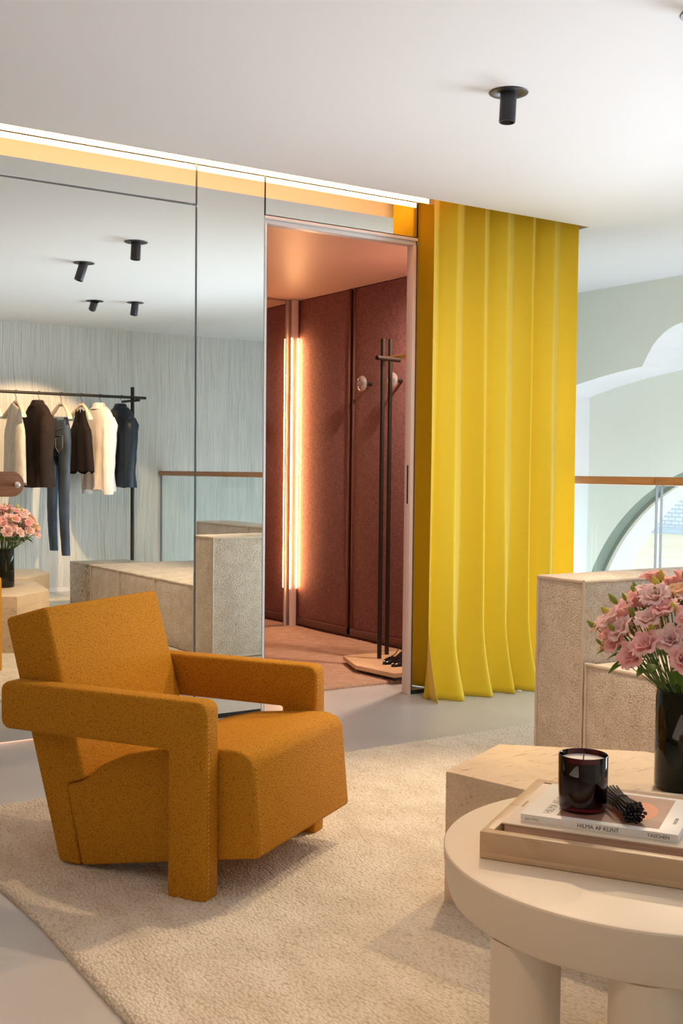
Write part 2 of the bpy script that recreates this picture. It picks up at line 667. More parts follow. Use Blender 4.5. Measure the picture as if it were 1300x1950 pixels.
# carpet of the dressing room
def rug_mesh(x0, x1, y0, y1, th, step, amp, edge, name, mt, seed=0):
    nx, ny = int((x1 - x0) / step), int((y1 - y0) / step)
    bm = B()
    grid = []
    for j in range(ny + 1):
        row = []
        for i in range(nx + 1):
            x = x0 + (x1 - x0) * i / nx
            y = y0 + (y1 - y0) * j / ny
            ex = min(i, nx - i)
            ey = min(j, ny - j)
            dx = dy = 0
            w1 = noise.noise(Vector((x * 1.3, y * 1.3, seed))) * edge
            w2 = noise.noise(Vector((x * 45, y * 45, seed + 5))) * edge * .18
            if ex < 6:
                dx = (noise.noise(Vector((seed, y * 1.7, 3))) * edge + noise.noise(Vector((seed, y * 60, 9))) * .005) * (1 - ex / 6)
            if ey < 6:
                dy = (noise.noise(Vector((x * 1.7, seed, 3))) * edge + noise.noise(Vector((x * 60, seed, 9))) * .005) * (1 - ey / 6)
            z = th + amp * noise.noise(Vector((x * 90, y * 60, seed))) + .002 * noise.noise(Vector((x * 4, y * 4, seed)))
            if ex == 0 or ey == 0:
                z = th * .45
            row.append(bm.verts.new((x + dx, y + dy, z)))
        grid.append(row)
    for j in range(ny):
        for i in range(nx):
            bm.faces.new((grid[j][i], grid[j][i + 1], grid[j + 1][i + 1], grid[j + 1][i]))
    # skirt
    loop = grid[0][:] + [r[-1] for r in grid[1:]] + grid[-1][-2::-1] + [r[0] for r in grid[-2:0:-1]]
    low = [bm.verts.new((v.co.x, v.co.y, .0005)) for v in loop]
    n = len(loop)
    for i in range(n):
        bm.faces.new((loop[i], loop[(i + 1) % n], low[(i + 1) % n], low[i]))
    return finish(bm, name, mt, None, 70)


o = rug_mesh(2.27, 4.155, 4.765, 6.86, .018, .016, .003, .03, 'carpet', 'cubirug', 4)
tag(o, 'brown looped carpet lying inside the open dressing room', 'carpet')
# mirror on the far wall of the dressing room + white column hiding a light strip
bm = B()
box(bm, 2.30, 4.085, 6.878, 6.90, .01, 2.28)
mo = finish(bm, 'mirror', 'cubimirror')
tag(mo, 'tall mirror at the end of the dressing room, left of the glowing white column', 'mirror')
t = thing('corner_light', 'white upright column glowing amber in the dressing room corner', 'lamp', (4.128, 6.84, 0))
bm = B()
box(bm, -.026, .026, -.008, .004, 0.0, 2.284, .002)
finish(bm, 'column', 'cubiwhite', t)
bm = B()
box(bm, -.029, -.0266, -.010, -.006, .28, 2.02)
finish(bm, 'light_strip', 'led2', t)
finish(box(B(), .0266, .029, -.010, -.006, .28, 2.02), 'light_strip', 'led2', t)
bm = B()
box(bm, -.012, .012, .004, .010, .02, 2.26)
finish(bm, 'bracket', 'cubiwhite', t)

# ------------------------------------------------ mirror wall
def mirror_panel(x0, x1, z0, z1, label, plinth=False, name='wall_mirror', group=None):
    t = thing(name, label, 'mirror', ((x0 + x1) / 2, D, 0), 0, group)
    w = (x1 - x0) / 2
    bm = B()
    box(bm, -w + .0015, w - .0015, 0, .008, z0 + .0015, z1 - .0015)
    finish(bm, 'mirror_glass', 'mirror', t)
    bm = B()
    box(bm, -w + .0015, w - .0015, .0085, .040, z0 + .0015, z1 - .0015)
    finish(bm, 'backing_board', 'mirroredge', t)
    if plinth:
        bm = B()
        box(bm, -w + .001, w - .001, .006, .040, 0, z0)
        finish(bm, 'plinth', 'plinth', t)
    return t


ZT = 2.412
ZH = 2.236
mirror_panel(2.212, 2.545, .020, ZT, 'narrow full-height mirror panel on black plinth, left of the dressing room opening', True)
mirror_panel(.25, 2.209, ZH + .003, ZT, 'long mirror strip above the mirrored sliding door, left of the opening')
mirror_panel(2.549, 3.395, ZH + .003, ZT, 'mirror strip above the dressing room opening')
mirror_panel(3.400, 4.39, .020, ZT, 'full-height mirror panel on black plinth, mostly behind the yellow curtain', True)
mirror_panel(-2.6, .247, .020, ZT, 'mirror panel on the mirror wall, far left past the picture edge', True)
# mirrored sliding door on the left with its walnut pull plate
d1 = thing('door_1', 'mirrored sliding door with a walnut pull plate, at the left picture edge', 'door', (1.23, D, 0))
struct(d1)
bm = B()
box(bm, -.975, .976, 0, .008, .012, ZH - .004)
finish(bm, 'mirror_glass', 'mirror', d1)
bm = B()
box(bm, -.975, .976, .0085, .040, .012, ZH - .004)
finish(bm, 'backing_board', 'whitemetal', d1)
bm = B()
box(bm, -.975, .976, -.004, .0, ZH - .004, ZH + .001)
box(bm, .976, .979, -.003, .0, .012, ZT)
finish(bm, 'edge_profile', 'glassedge', d1)
# plate: stadium outline
def stadium(cx, cz, hw, r, n=16):
    pts = []
    for k in range(n + 1):
        a = -PI / 2 + PI * k / n
        pts.append((cx + hw + r * math.cos(a), cz + r * math.sin(a)))
    for k in range(n + 1):
        a = PI / 2 + PI * k / n
        pts.append((cx - hw + r * math.cos(a), cz + r * math.sin(a)))
    return pts


bm = B()
prism(bm, stadium(.07, 1.037, .104, .0495), 1, -.016, -.001, .0015, 2)
pl = finish(bm, 'pull_plate', 'walnut', d1)
pl['label'] = 'walnut plate with rounded end'
bm = B()
tube(bm, [(.186, -.016, 1.035), (.186, -.034, 1.035)], [.009, .007], 20)
kb = finish(bm, 'knob_neck', 'brass', pl)
bm = B()
bmesh.ops.create_uvsphere(bm, u_segments=24, v_segments=16, radius=.0135)
for v in bm.verts:
    v.co += Vector((.186, -.044, 1.035))
kb = finish(bm, 'knob', 'chrome', pl)
# light strip in the ceiling slot (real lamp)
t = thing('light_strip', 'long warm white light strip in the ceiling slot above the mirrors', 'lamp', (0, 4.437, 0))
bm = B()
box(bm, -2.5, 3.425, -.006, -.002, 2.3965, 2.4185)
finish(bm, 'diffuser', 'led', t)
bm = B()
box(bm, -2.5, 3.425, -.005, -.003, 2.4187, 2.46)
for k in range(12):
    box(bm, -2.4 + k * .5, -2.38 + k * .5, -.003, .093, 2.45, 2.456)
finish(bm, 'profile', 'bronze', t)
# glowing bar added for the light spilling from under the sliding door
o = finish(box(B(), .32, 2.18, 4.548, 4.56, .001, .010), 'door_gap_glow', 'gapglow')
tag(o, 'amber glowing bar for light spilling under the mirrored sliding door at left', 'lamp')
# frame round the dressing room opening
bm = B()
box(bm, 2.546, 3.398, -.004 + D, .05 + D, 2.222, ZH, .002)
box(bm, 2.546, 3.398, .010 + D, .06 + D, 2.204, 2.221, .001)
struct(finish(bm, 'trim_1', 'whitemetal'))
bm = B()
box(bm, 2.546, 2.558, D - .002, D + .05, 0, 2.203, .001)
struct(finish(bm, 'trim_2', 'whitemetal'))
bm = B()
box(bm, 2.559, 2.562, D + .002, D + .05, 0, 2.203)
struct(finish(bm, 'trim_3', 'plinth'))
# the sliding leaf's edge seen in the right side of the opening
d2 = thing('door_2', 'pink white edge of the open sliding door beside the yellow curtain', 'door', (3.386, D, 0))
struct(d2)
bm = B()
box(bm, -.010, .010, .003, .052, 0, 2.203, .0015)
finish(bm, 'door_edge', 'cubiwhite', d2)
bm = B()
box(bm, -.0115, -.009, .020, .030, .945, 1.135, .001)
q = finish(bm, 'finger_pull', 'bronze', d2)

# ------------------------------------------------ facade with arched recesses
def arch_z(y, yc, z0=-4.0, r=5.84, y0=4.70):
    return z0 + math.sqrt(r * r - (y - yc - (y0 - 4.75)) ** 2)


def facade(yc, idx, ya, yb):
    """wall x 5.85..6.25 with an arched recess, wall behind with a round window"""
    hw = 1.35
    X0, X1, X2 = 5.85, 6.25, 6.67
    LR, LZ = .383, 1.692
    LY = yc + .12
    # recess outline top: big arch with a lunette on it
    n = 60
    ys = [yc - hw + 2 * hw * k / n for k in range(n + 1)]
    ys += [LY - LR + .0005, LY + LR - .0005]
    ys = sorted(ys)
    def topz(y):
        z = arch_z(y, yc)
        if abs(y - LY) < LR:
            z = max(z, LZ + math.sqrt(LR * LR - (y - LY) ** 2))
        return z
    zt = H + .32
    bm = B()
    def quad(p):
        bm.faces.new([bm.verts.new(q) for q in p])
    # front face
    quad([(X0, ya, -2.6), (X0, yc - hw, -2.6), (X0, yc - hw, zt), (X0, ya, zt)])
    quad([(X0, yc + hw, -2.6), (X0, yb, -2.6), (X0, yb, zt), (X0, yc + hw, zt)])
    for a, b in zip(ys, ys[1:]):
        quad([(X0, a, topz(a)), (X0, b, topz(b)), (X0, b, zt), (X0, a, zt)])
    # back of the recess: green below the arch, with the window hole; white in the lunette
    wy, wz, wr = yc - .02, -.263, 1.466
    wr = min(wr, hw - .03) if False else wr
    w = finish(bm, 'wall_facade', 'wallgreen', None, 30)
    struct(w)
    bm = B()
    def quad2(p, mi=0):
        f = bm.faces.new([bm.verts.new(q) for q in p])
        f.material_index = mi
    for a, b in zip(ys, ys[1:]):      # soffit
        quad2([(X0, a, topz(a)), (X0, b, topz(b)), (X1, b, topz(b)), (X1, a, topz(a))])
    for s in (-1, 1):                 # piers
        y = yc + s * hw
        quad2([(X0, y, -2.6), (X0, y, topz(y)), (X1, y, topz(y)), (X1, y, -2.6)])
    for a, b in zip(ys, ys[1:]):      # lunette back, white
        if abs((a + b) / 2 - LY) < LR:
            quad2([(X1, a, arch_z(a, yc)), (X1, b, arch_z(b, yc)), (X1, b, topz(b)), (X1, a, topz(a))])
    struct(finish(bm, 'wall_recess', 'wallwhite', None, 30))
    bm = B()
    def wtop(y):
        d = wr * wr - (y - wy) ** 2
        return wz + math.sqrt(d) if d > 0 else None
    yw0 = max(yc - hw, wy - wr)
    for a, b in zip(ys, ys[1:]):
        za, zb = wtop(a), wtop(b)
        za = -2.6 if za is None else za
        zb = -2.6 if zb is None else zb
        f = bm.faces.new([bm.verts.new(q) for q in [(X1, a, za), (X1, b, zb), (X1, b, arch_z(b, yc)), (X1, a, arch_z(a, yc))]])
    struct(finish(bm, 'wall_window', 'wallgreen', None, 30))
    # window: inner reveal in shaded green, white frame ring, white outer reveal, pane
    win = bpy.data.objects.new('window_%d' % idx, None)
    COL.objects.link(win)
    struct(win)
    arc = []
    a_lim = math.acos(min(1, hw / wr)) if hw < wr else 0
    for k in range(65):
        a = PI * k / 64
        a = a_lim + (PI - 2 * a_lim) * k / 64
        arc.append((wy + wr * math.cos(a), wz + wr * math.sin(a)))
    arc = [(arc[0][0], -2.6)] + arc + [(arc[-1][0], -2.6)]
    def strip(xa, xb, rad_in, name, mt):
        bm = B()
        k = (wr - rad_in) / wr
        inner = [(wy + (p[0] - wy) * k, wz + (p[1] - wz) * k if p[1] > wz else p[1]) for p in arc]
        rings = [[(xa, p[0], p[1]) for p in arc], [(xa, p[0], p[1]) for p in inner], [(xb, p[0], p[1]) for p in inner], [(xb, p[0], p[1]) for p in arc]]
        n = len(arc)
        vs = [[bm.verts.new(p) for p in r] for r in rings]
        for q in range(4):
            A_, B_ = vs[q], vs[(q + 1) % 4]
            for i in range(n - 1):
                bm.faces.new((A_[i], A_[i + 1], B_[i + 1], B_[i]))
        return finish(bm, name, mt, win, 40)
    strip(X1, X1 + .10, .004, 'inner_reveal', 'shadegreen')
    strip(X1 + .10, X1 + .135, .035, 'window_frame', 'steel')
    strip(X1 + .136, X2, .006, 'outer_reveal', 'wallwhite')
    bm = B()
    k = .982
    vs = [bm.verts.new((X1 + .118, wy + (p[0] - wy) * k, wz + (p[1] - wz) * k if p[1] > wz else p[1])) for p in arc]
    bm.faces.new(vs)
    finish(bm, 'pane', 'winglass', win)
    return win


facade(4.75, 1, 3.15, 7.1)
facade(1.55, 2, YO - .1, 3.15)
bm = B()
box(bm, 4.40, 5.85, 7.0, 7.1, -2.6, H + .3)
struct(finish(bm, 'wall_end', 'wallgreen'))
bm = B()
box(bm, 4.54, 4.56, YO, 7.1, -2.6, -.25)
struct(finish(bm, 'wall_lower', 'wallwhite'))

# ------------------------------------------------ outdoors
m = M['street'] = mat('sunlit pale gravel square', (.74, .64, .47), .9)
v = coords(m)
set_col(m, ramp(m, noise_tex(m, v, .6, 4), [(.3, (.70, .60, .43)), (.7, (.80, .72, .55))]))
bm = B()
box(bm, 6.67, 190, -60, 220, -2.9, -2.7)
o = finish(bm, 'street_square', 'street')
struct(o)
m = M['ashlar'] = mat('grey ashlar', (.60, .60, .63), .9)
v = coords(m, (1, 1, 1), (0, PI / 2, 0))
br = N(m, 'ShaderNodeTexBrick')
br.inputs['Scale'].default_value = 1
br.inputs['Color1'].default_value = (.80, .79, .83, 1)
br.inputs['Color2'].default_value = (.72, .72, .76, 1)
br.inputs['Mortar'].default_value = (.50, .51, .55, 1)
br.inputs['Mortar Size'].default_value = .035
br.inputs['Brick Width'].default_value = .62
br.inputs['Row Height'].default_value = .28
tc = N(m, 'ShaderNodeTexCoord')
sx = N(m, 'ShaderNodeSeparateXYZ')
cx = N(m, 'ShaderNodeCombineXYZ')
L(m, tc.outputs['Object'], sx.inputs[0])
L(m, sx.outputs[1], cx.inputs[0])
L(m, sx.outputs[2], cx.inputs[1])
L(m, cx.outputs[0], br.inputs['Vector'])
set_col(m, br.outputs[0])
M['groundshade'] = mat('blue grey ground shade', (.50, .56, .62), .9)  # shade on the ground before the building, put into this colour
t = thing('stone_building', 'grey ashlar stone building across the square, seen through the arched window', 'building', (64, 50, -2.7))
bm = B()
box(bm, 0, 12, -75, 75, 0, 26)
finish(bm, 'wall', 'ashlar', t)
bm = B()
box(bm, -6, -.1, -75, 75, .0, .12)  # flat strip added to carry the painted shade at the building's foot
finish(bm, 'shade_strip', 'groundshade', t)
bm = B()
box(bm, -.5, 0, -75, 75, 3.05, 3.35)
box(bm, -.25, 0, -75, 75, 2.7, 2.85)
finish(bm, 'cornice', 'wallwhite', t)
for k in range(7):
    bm = B()
    y = -12.6 + k * 5.6
    box(bm, -.06, .02, y, y + 1.5, 3.5, 6.5)
    finish(bm, 'window', 'glassedge', t)

# ------------------------------------------------ railing
t = thing('railing', 'glass railing with an oiled wood handrail along the mezzanine edge', 'railing', (4.52, 0, 0))
bm = B()
for a, b_ in ((YO + .01, 3.932), (3.936, 5.3)):
    box(bm, -.024, .030, a, b_, 1.046, 1.089, .004)
finish(bm, 'handrail', 'railwood', t)
for a, b_ in ((YO + .02, 1.48), (1.51, 3.905), (3.937, 5.3)):
    bm = B()
    box(bm, -.008, .008, a, b_, 0.02, 1.046)
    g = finish(bm, 'glass_panel', 'railglass', t)
    for yy in (a, b_):
        finish(box(B(), -.0085, .0085, yy - .001, yy + .001, 0.02, 1.046), 'panel_edge', 'glassedge', g)
bm = B()
box(bm, -.03, .03, YO + .01, 5.3, 0, .06, .003)
finish(bm, 'base_channel', 'steel', t)

# ------------------------------------------------ rug
o = rug_mesh(.885, 4.2, -.3, 3.64, .017, .012, .004, .018, 'rug', 'rug', 1)
tag(o, 'large cream woven loop rug under the armchair, tables and sofa', 'rug')
RZ = .017

# ================================================================ ARMCHAIR
ang = math.atan2(-.854, .520)
def make_chair():
    t = thing('armchair', 'ochre wool armchair with slab arms on the cream rug', 'armchair', (1.277, 2.528, RZ - .004), ang)
    # local: x forward, y towards the far arm is +(.854,.52) which is local +y
    def arm(y0, y1):
        pts = [(-.655, .378), (-.113, .378), (-.113, 0), (0, 0), (0, .508), (-.655, .508)]
        bm = B()
        tb = bmesh.new()
        v0 = [tb.verts.new((p[0], y0, p[1])) for p in pts]
        v1 = [tb.verts.new((p[0], y1, p[1])) for p in pts]
        tb.faces.new(v0)
        tb.faces.new(v1[::-1])
        for i in range(6):
            tb.faces.new((v0[i], v0[(i + 1) % 6], v1[(i + 1) % 6], v1[i]))
        bmesh.ops.recalc_face_normals(tb, faces=tb.faces)
        # round the silhouette corners first, then all edges a little
        def ed(px, pz):
            return [e for e in tb.edges if all(abs(v.co.x - px) < 1e-4 and abs(v.co.z - pz) < 1e-4 for v in e.verts)]
        bmesh.ops.bevel(tb, geom=ed(-.655, .378) + ed(-.655, .508) + ed(0, .508), offset=.028, segments=6, profile=.5, affect='EDGES')
        bmesh.ops.bevel(tb, geom=[e for e in tb.edges if e.calc_face_angle(0) > .9], offset=.009, segments=3, profile=.5, affect='EDGES')
        merge(bm, tb)
        a = finish(bm, 'armrest', 'ochre', t, 50)
        return a
    a1 = arm(0, .066)
    a2 = arm(.614, .68)
    bm = B()
    prism(bm, [(-.702, .668), (-.560, .708), (-.428, .245), (-.486, .228), (-.441, .006), (-.515, .006)], 1, .071, .609, .013, 4)
    finish(bm, 'backrest', 'ochre', t, 50)
    bm = B()
    prof = [(-.488, .226), (-.430, .243), (-.374, .293), (-.289, .333), (-.189, .358), (-.09, .370), (0.0, .378), (.045, .380), (.078, .370), (.094, .350), (.104, .24), (.116, .112), (-.436, .008)]
    prism(bm, prof, 1, .069, .611, .011, 3)
    finish(bm, 'seat', 'ochre', t, 50)
    # blanket stitching along edges
    def stitches(path, nrm, side):
        bm = B()
        path = [Vector(p) for p in path]
        for a, b in zip(path, path[1:]):
            d = (b - a)
            n = max(1, int(d.length / .011))
            for k in range(n):
                p = a + d * ((k + .5) / n) + Vector(nrm) * .0012
                q = p + Vector(side) * .007 + d.normalized() * .004
                tube(bm, [p, (p + q) / 2 + Vector(nrm) * .0012, q], .0011, 5)
        return bm
    finish(stitches([(0.0005, .010, .02), (0.0005, .010, .47)], (1, 0, 0), (0, .8, 0)), 'stitching', 'stitch', a1)
    finish(stitches([(0.0005, .625, .39), (0.0005, .625, .47)], (1, 0, 0), (0, .8, 0)), 'stitching', 'stitch', a2)
    finish(stitches([(.094, .083, .345), (.104, .083, .24), (.115, .083, .12)], (1, 0, .1), (0, .8, 0)), 'stitching', 'stitch', t)
    return t


make_chair()

# ================================================================ SOFA
SX = 2.975
t = thing('sofa', 'cream boucle sofa with high end block and backrest before the glass railing', 'sofa', (SX, 1.26, RZ + .003))

def cushion(bm, x0, x1, y0, y1, z0, z1, puff=.012, n=10, bev=.02):
    """box with softly bulging faces"""
    tb = bmesh.new()
    bmesh.ops.create_cube(tb, size=2)
    bmesh.ops.subdivide_edges(tb, edges=tb.edges[:], cuts=n, use_grid_fill=True)
    hx, hy, hz = (x1 - x0) / 2, (y1 - y0) / 2, (z1 - z0) / 2
    c = Vector(((x0 + x1) / 2, (y0 + y1) / 2, (z0 + z1) / 2))
    for v in tb.verts:
        u = v.co.copy()
        o = Vector(u)
        f = [(1 - abs(u[i]) ** 2.5) for i in range(3)]
        d = Vector((0, 0, 0))
        for i in range(3):
            if abs(abs(u[i]) - 1) < 1e-4:
                j, k = (i + 1) % 3, (i + 2) % 3
                d[i] = math.copysign(puff * (f[j] * f[k]), u[i])
        # slightly rounded corners
        p = Vector((u.x * hx, u.y * hy, u.z * hz)) + d
        cnt = sum(abs(abs(u[i]) - 1) < 1e-4 for i in range(3))
        if cnt >= 2:
            for i in range(3):
                if abs(abs(u[i]) - 1) < 1e-4:
                    p[i] -= math.copysign(.006, u[i])
        if u.z < -.999:
            p.z = -hz
        v.co = c + p
    merge(bm, tb)


def welt(bm, pts, r=.0068, wob=.0025, sag=0):
    out = []
    for a, b in zip(pts, pts[1:]):
        a, b = Vector(a), Vector(b)
        n = max(2, int((b - a).length / .03))
        for k in range(n):
            p = a.lerp(b, k / n)
            p += Vector((noise.noise(p * 19), noise.noise(p * 19 + Vector((7, 0, 0))), noise.noise(p * 19 + Vector((0, 9, 0))))) * wob
            out.append(p)
    out.append(Vector(pts[-1]))
    tube(bm, out, r, 7)


EY0, EY1 = 1.655, 1.895           # end block in local y (world 2.915..3.155)
bm = B()
cushion(bm, 0, 1.05, EY0, EY1, 0, .70, .010)
eb = finish(bm, 'end_block', 'boucle', t, 50)
bm = B()
for (x, y) in ((0, EY0), (0, EY1), (1.05, EY1)):
    welt(bm, [(x + (.004 if x == 0 else -.004), y + (.004 if y == EY0 else -.004), .004), (x + (.004 if x == 0 else -.004), y + (.004 if y == EY0 else -.004), .694)])
welt(bm, [(.004, EY0 + .004, .694), (.004, EY1 - .004, .694), (1.046, EY1 - .004, .694), (1.046, EY0 + .004, .694), (.004, EY0 + .004, .694)])
welt(bm, [(.003, EY0 + .004, .006), (.003, EY1 - .004, .006), (1.04, EY1 - .003, .006)])
finish(bm, 'piping', 'piping', eb)
ys = [0, .51, 1.09, 1.648]
for i in range(3):
    bm = B()
    cushion(bm, .002, .83, ys[i] + .004, ys[i + 1] - .004, 0, .402, .020)
    s_ = finish(bm, 'seat_section', 'boucle', t, 50)
    bm = B()
    welt(bm, [(.006, ys[i] + .007, .01), (.006, ys[i] + .007, .399), (.006, ys[i + 1] - .007, .399), (.006, ys[i + 1] - .007, .01)])
    welt(bm, [(.006, ys[i] + .007, .399), (.82, ys[i] + .007, .399)])
    finish(bm, 'piping', 'piping', s_)
for a, b_ in ((0, .79), (.795, 1.648)):
    bm = B()
    cushion(bm, .835, 1.08, a, b_ - .003, 0, .70, .012)
    s_ = finish(bm, 'backrest', 'boucle', t, 50)
    bm = B()
    welt(bm, [(.839, a + .004, .42), (.839, a + .004, .694), (.839, b_ - .007, .694), (.839, b_ - .007, .42)])
    welt(bm, [(.839, a + .004, .694), (1.076, a + .004, .694), (1.076, b_ - .007, .694), (.839, b_ - .007, .694)])
    finish(bm, 'piping', 'piping', s_)
# marble side block by the sofa's end
bm = B()
box(bm, 2.975, 3.42, .865, 1.252, RZ - .004, .42, .003)
o = finish(bm, 'side_table', 'marble')
tag(o, 'brown veined marble block side table at the far end of the sofa, in the mirror', 'side table')

# ================================================================ TRAVERTINE TABLES
bm = B()
prism(bm, [(1.796, 2.223), (2.103, 2.372), (2.39, 2.10), (2.49, 1.54), (2.27, 1.42), (1.93, 1.65)], 2, RZ - .004, .35, .004, 2)
o = finish(bm, 'coffee_table', 'travertine')
tag(o, 'polygonal solid travertine coffee table under the black flower vase', 'coffee table')
bm = B()
prism(bm, [(2.52, 1.30), (2.78, .98), (2.83, .62), (2.5, .5), (2.17, .78), (2.26, 1.36)], 2, RZ - .004, .35, .004, 2)
o = finish(bm, 'coffee_table', 'travertine')
tag(o, 'second solid travertine block table, seen only in the mirror right of the vase', 'coffee table')

# ================================================================ ROUND TABLE
TC = (1.55, 1.32)
t = thing('side_table', 'round cream lacquered table with thick top and column legs, front right', 'side table', (TC[0], TC[1], 0))
bm = B()
R_ = .378
lathe(bm, [(0.01, .450), (R_ - .006, .450), (R_ - .002, .4488), (R_, .446), (R_ - .001, .425), (R_ - .004, .40), (R_ - .010, .375), (R_ - .013, .367), (R_ - .018, .363), (.01, .362)], n=128)
finish(bm, 'table_top', 'lacquer', t, 30)
for a in (178.7, 217.2, 358.7, 37.2):
    bm = B()
    a = math.radians(a)
    lathe(bm, [(.01, RZ - .004), (.056, RZ - .004), (.056, .363), (.01, .363)], (.309 * math.cos(a), .309 * math.sin(a), 0), 48)
    finish(bm, 'leg', 'lacquer', t, 40)

# tray frame: x along (.526,-.850), y along (.850,.526)
TA = math.atan2(-.850, .526)
T0 = Vector((1.250, 1.454, .4505))
t = thing('tray', 'rectangular beige stone tray on the round cream table', 'tray', T0, TA)
bm = B()
TL, TW = .42, .37
box(bm, 0, TL, 0, TW, 0, .012, .002)
box(bm, 0, TL, 0, .020, .010, .046, .002)
box(bm, 0, TL, TW - .020, TW, .010, .046, .002)
box(bm, 0, .020, .018, TW - .018, .010, .046, .002)
box(bm, TL - .020, TL, .018, TW - .018, .010, .046, .002)
finish(bm, 'tray_body', 'tray', t, 40)
# large book in the tray
t = thing('book', 'large cream linen book lying in the stone tray under the smaller book', 'book', T0 + Vector((0, 0, .0125)), TA)
bm = B()
box(bm, .022, .392, .054, .330, .0335, .0365, .0008)
box(bm, .022, .392, .054, .330, 0, .003, .0008)
box(bm, .022, .392, .3275, .330, .002, .0345, .0006)
finish(bm, 'cover', 'bigcover', t, 40)
bm = B()
box(bm, .026, .388, .058, .3274, .003, .0335)
finish(bm, 'page_block', 'pages', t)
bm = B()
for k in range(7):
    box(bm, .026, .031, .160 + k * .0058, .1635 + k * .0058, .0365, .0367)
    box(bm, .0275, .0295, .1635 + k * .0058, .1645 + k * .0058, .0365, .0367)
finish(bm, 'gold_stamp', 'goldink', t)
# Hilma af Klint book
BZ = .4505 + .0125 + .0366
t = thing('book', 'white art book lying on the large cream book, spine to the front', 'book', T0 + Vector((0, 0, BZ - .4505)), TA)
bx0, bx1, by0, by1, bt = .050, .314, .074, .288, .0135
bm = B()
box(bm, bx0, bx1, by0, by1, bt - .0014, bt, .0005)
box(bm, bx0, bx1, by0, by1, 0, .0014, .0005)
box(bm, bx0, bx1, by0, by0 + .0016, .0008, bt - .0008, .0004)
finish(bm, 'cover', 'paper', t, 40)
bm = B()
box(bm, bx0 + .002, bx1 - .002, by0 + .0016, by1 - .002, .0014, bt - .0014)
finish(bm, 'page_block', 'paper', t)
bm = B()
box(bm, bx0 + .058, bx1 - .034, by0 + .018, by1 - .012, bt, bt + .00015)
p = finish(bm, 'cover_print', 'print', t)
p['label'] = 'brown printed cover field'
bm = B()
tb = [(.226 + .038 * math.cos(2 * PI * k / 40), .178 + .060 * math.sin(2 * PI * k / 40)) for k in range(40)]
prism(bm, tb, 2, bt + .00015, bt + .0003)
finish(bm, 'printed_disc', 'printdisc', p)
text_mesh('HILMA AF KLINT', .0215, 'cover_lettering', 'greyink', t, (bx0 + .047, by0 + .022, bt + .0001), (0, 0, PI / 2), sx=.92)
text_mesh('TASCHEN', .0085, 'cover_lettering', 'greyink', t, (bx1 - .012, by0 + .055, bt + .0001), (0, 0, PI / 2))
text_mesh('HILMA AF KLINT', .0100, 'spine_lettering', 'ink', t, (bx0 + .098, by0 - .0001, .0034), (PI / 2, 0, 0), sx=.95)
text_mesh('TASCHEN', .0078, 'spine_lettering', 'ink', t, (bx1 - .050, by0 - .0001, .0042), (PI / 2, 0, 0), sx=1.05)
text_mesh('Janis Mink', .0058, 'spine_lettering', 'greyink', t, (bx0 + .008, by0 - .0001, .0045), (PI / 2, 0, 0))
# candle
CZ = BZ + bt + .0003
loc = T0 + Vector((.526, -.850, 0)) * .139 + Vector((.850, .526, 0)) * .152
t = thing('candle', 'burgundy glass candle standing on the white art book', 'candle', (loc.x, loc.y, CZ))
bm = B()
lathe(bm, [(.002, 0), (.036, 0), (.0395, .002), (.041, .008), (.0428, .05), (.0428, .0955), (.0418, .0968), (.0408, .0955), (.0405, .05), (.0388, .012), (.036, .0085), (.002, .0085)], n=64)
finish(bm, 'glass_tumbler', 'candleglass', t, 40)
bm = B()
lathe(bm, [(.002, .0088), (.0355, .0088), (.0383, .012), (.0400, .05), (.0402, .087), (.0385, .0865), (.002, .0855)], n=64)
finish(bm, 'wax', 'wax', t, 40)
bm = B()
tube(bm, [(0, 0, .085), (.001, 0, .095)], .0012, 6)
finish(bm, 'wick', 'ink', t)
# bundle of matches
def tw(a, b):
    return T0 + Vector((.526, -.850, 0)) * a + Vector((.850, .526, 0)) * b
p0, p1 = tw(.178, .208), tw(.236, .108)
dr = (p1 - p0)
LEN = dr.length
t = thing('match_bundle', 'tied bundle of black matches lying on the white art book beside the candle', 'matches', (p0.x, p0.y, CZ - .0002), math.atan2(dr.y, dr.x))
spots_ = []
ri = .0026
for q in range(-4, 5):
    for r in range(-4, 5):
        x = (q + .5 * (r % 2)) * 2 * ri
        y = r * ri * 1.74
        if math.hypot(x, y) < .0175:
            spots_.append((x, y))
mz = .0175
for (x, y) in spots_:
    bm = B()
    k0, k1 = .95, 1.45
    j = random.uniform(-.004, .004)
    def P(s, k):
        return Vector((s, x * k, max(.0015, mz + y * k - (.002 if k > 1 else 0))))
    a, b_, c_ = P(0 + j, 1.15), P(LEN * .48, .72), P(LEN + j, 1.25)
    tube(bm, [a, b_, c_], .0016, 6)
    e = finish(bm, 'match', 'blackmetal', t)
    bm = B()
    bmesh.ops.create_uvsphere(bm, u_segments=8, v_segments=6, radius=.0031)
    for v_ in bm.verts:
        v_.co = Vector((v_.co.x * 1.3, v_.co.y, v_.co.z)) + c_ + Vector((0, 0, 0.0008))
    finish(bm, 'match_head', 'shoe', e)
bm = B()
for k in range(3):
    tube(bm, [(LEN * .46 + k * .002, .0145 * math.cos(a), mz + .0135 * math.sin(a)) for a in [2 * PI * i / 20 for i in range(21)]], .0011, 6)
finish(bm, 'string', 'ink', t)

# ================================================================ VASE AND FLOWERS
VX, VY, VZ = 2.190, 1.797, .3505
t = thing('vase', 'black glass cylinder vase of pink flowers on the travertine table', 'vase', (VX, VY, VZ))
bm = B()
lathe(bm, [(.002, 0), (.068, 0), (.0735, .004), (.075, .010), (.075, .238), (.0737, .240), (.0718, .238), (.0718, .018), (.066, .014), (.002, .014)], n=64)
finish(bm, 'vase_body', 'vase', t, 40)

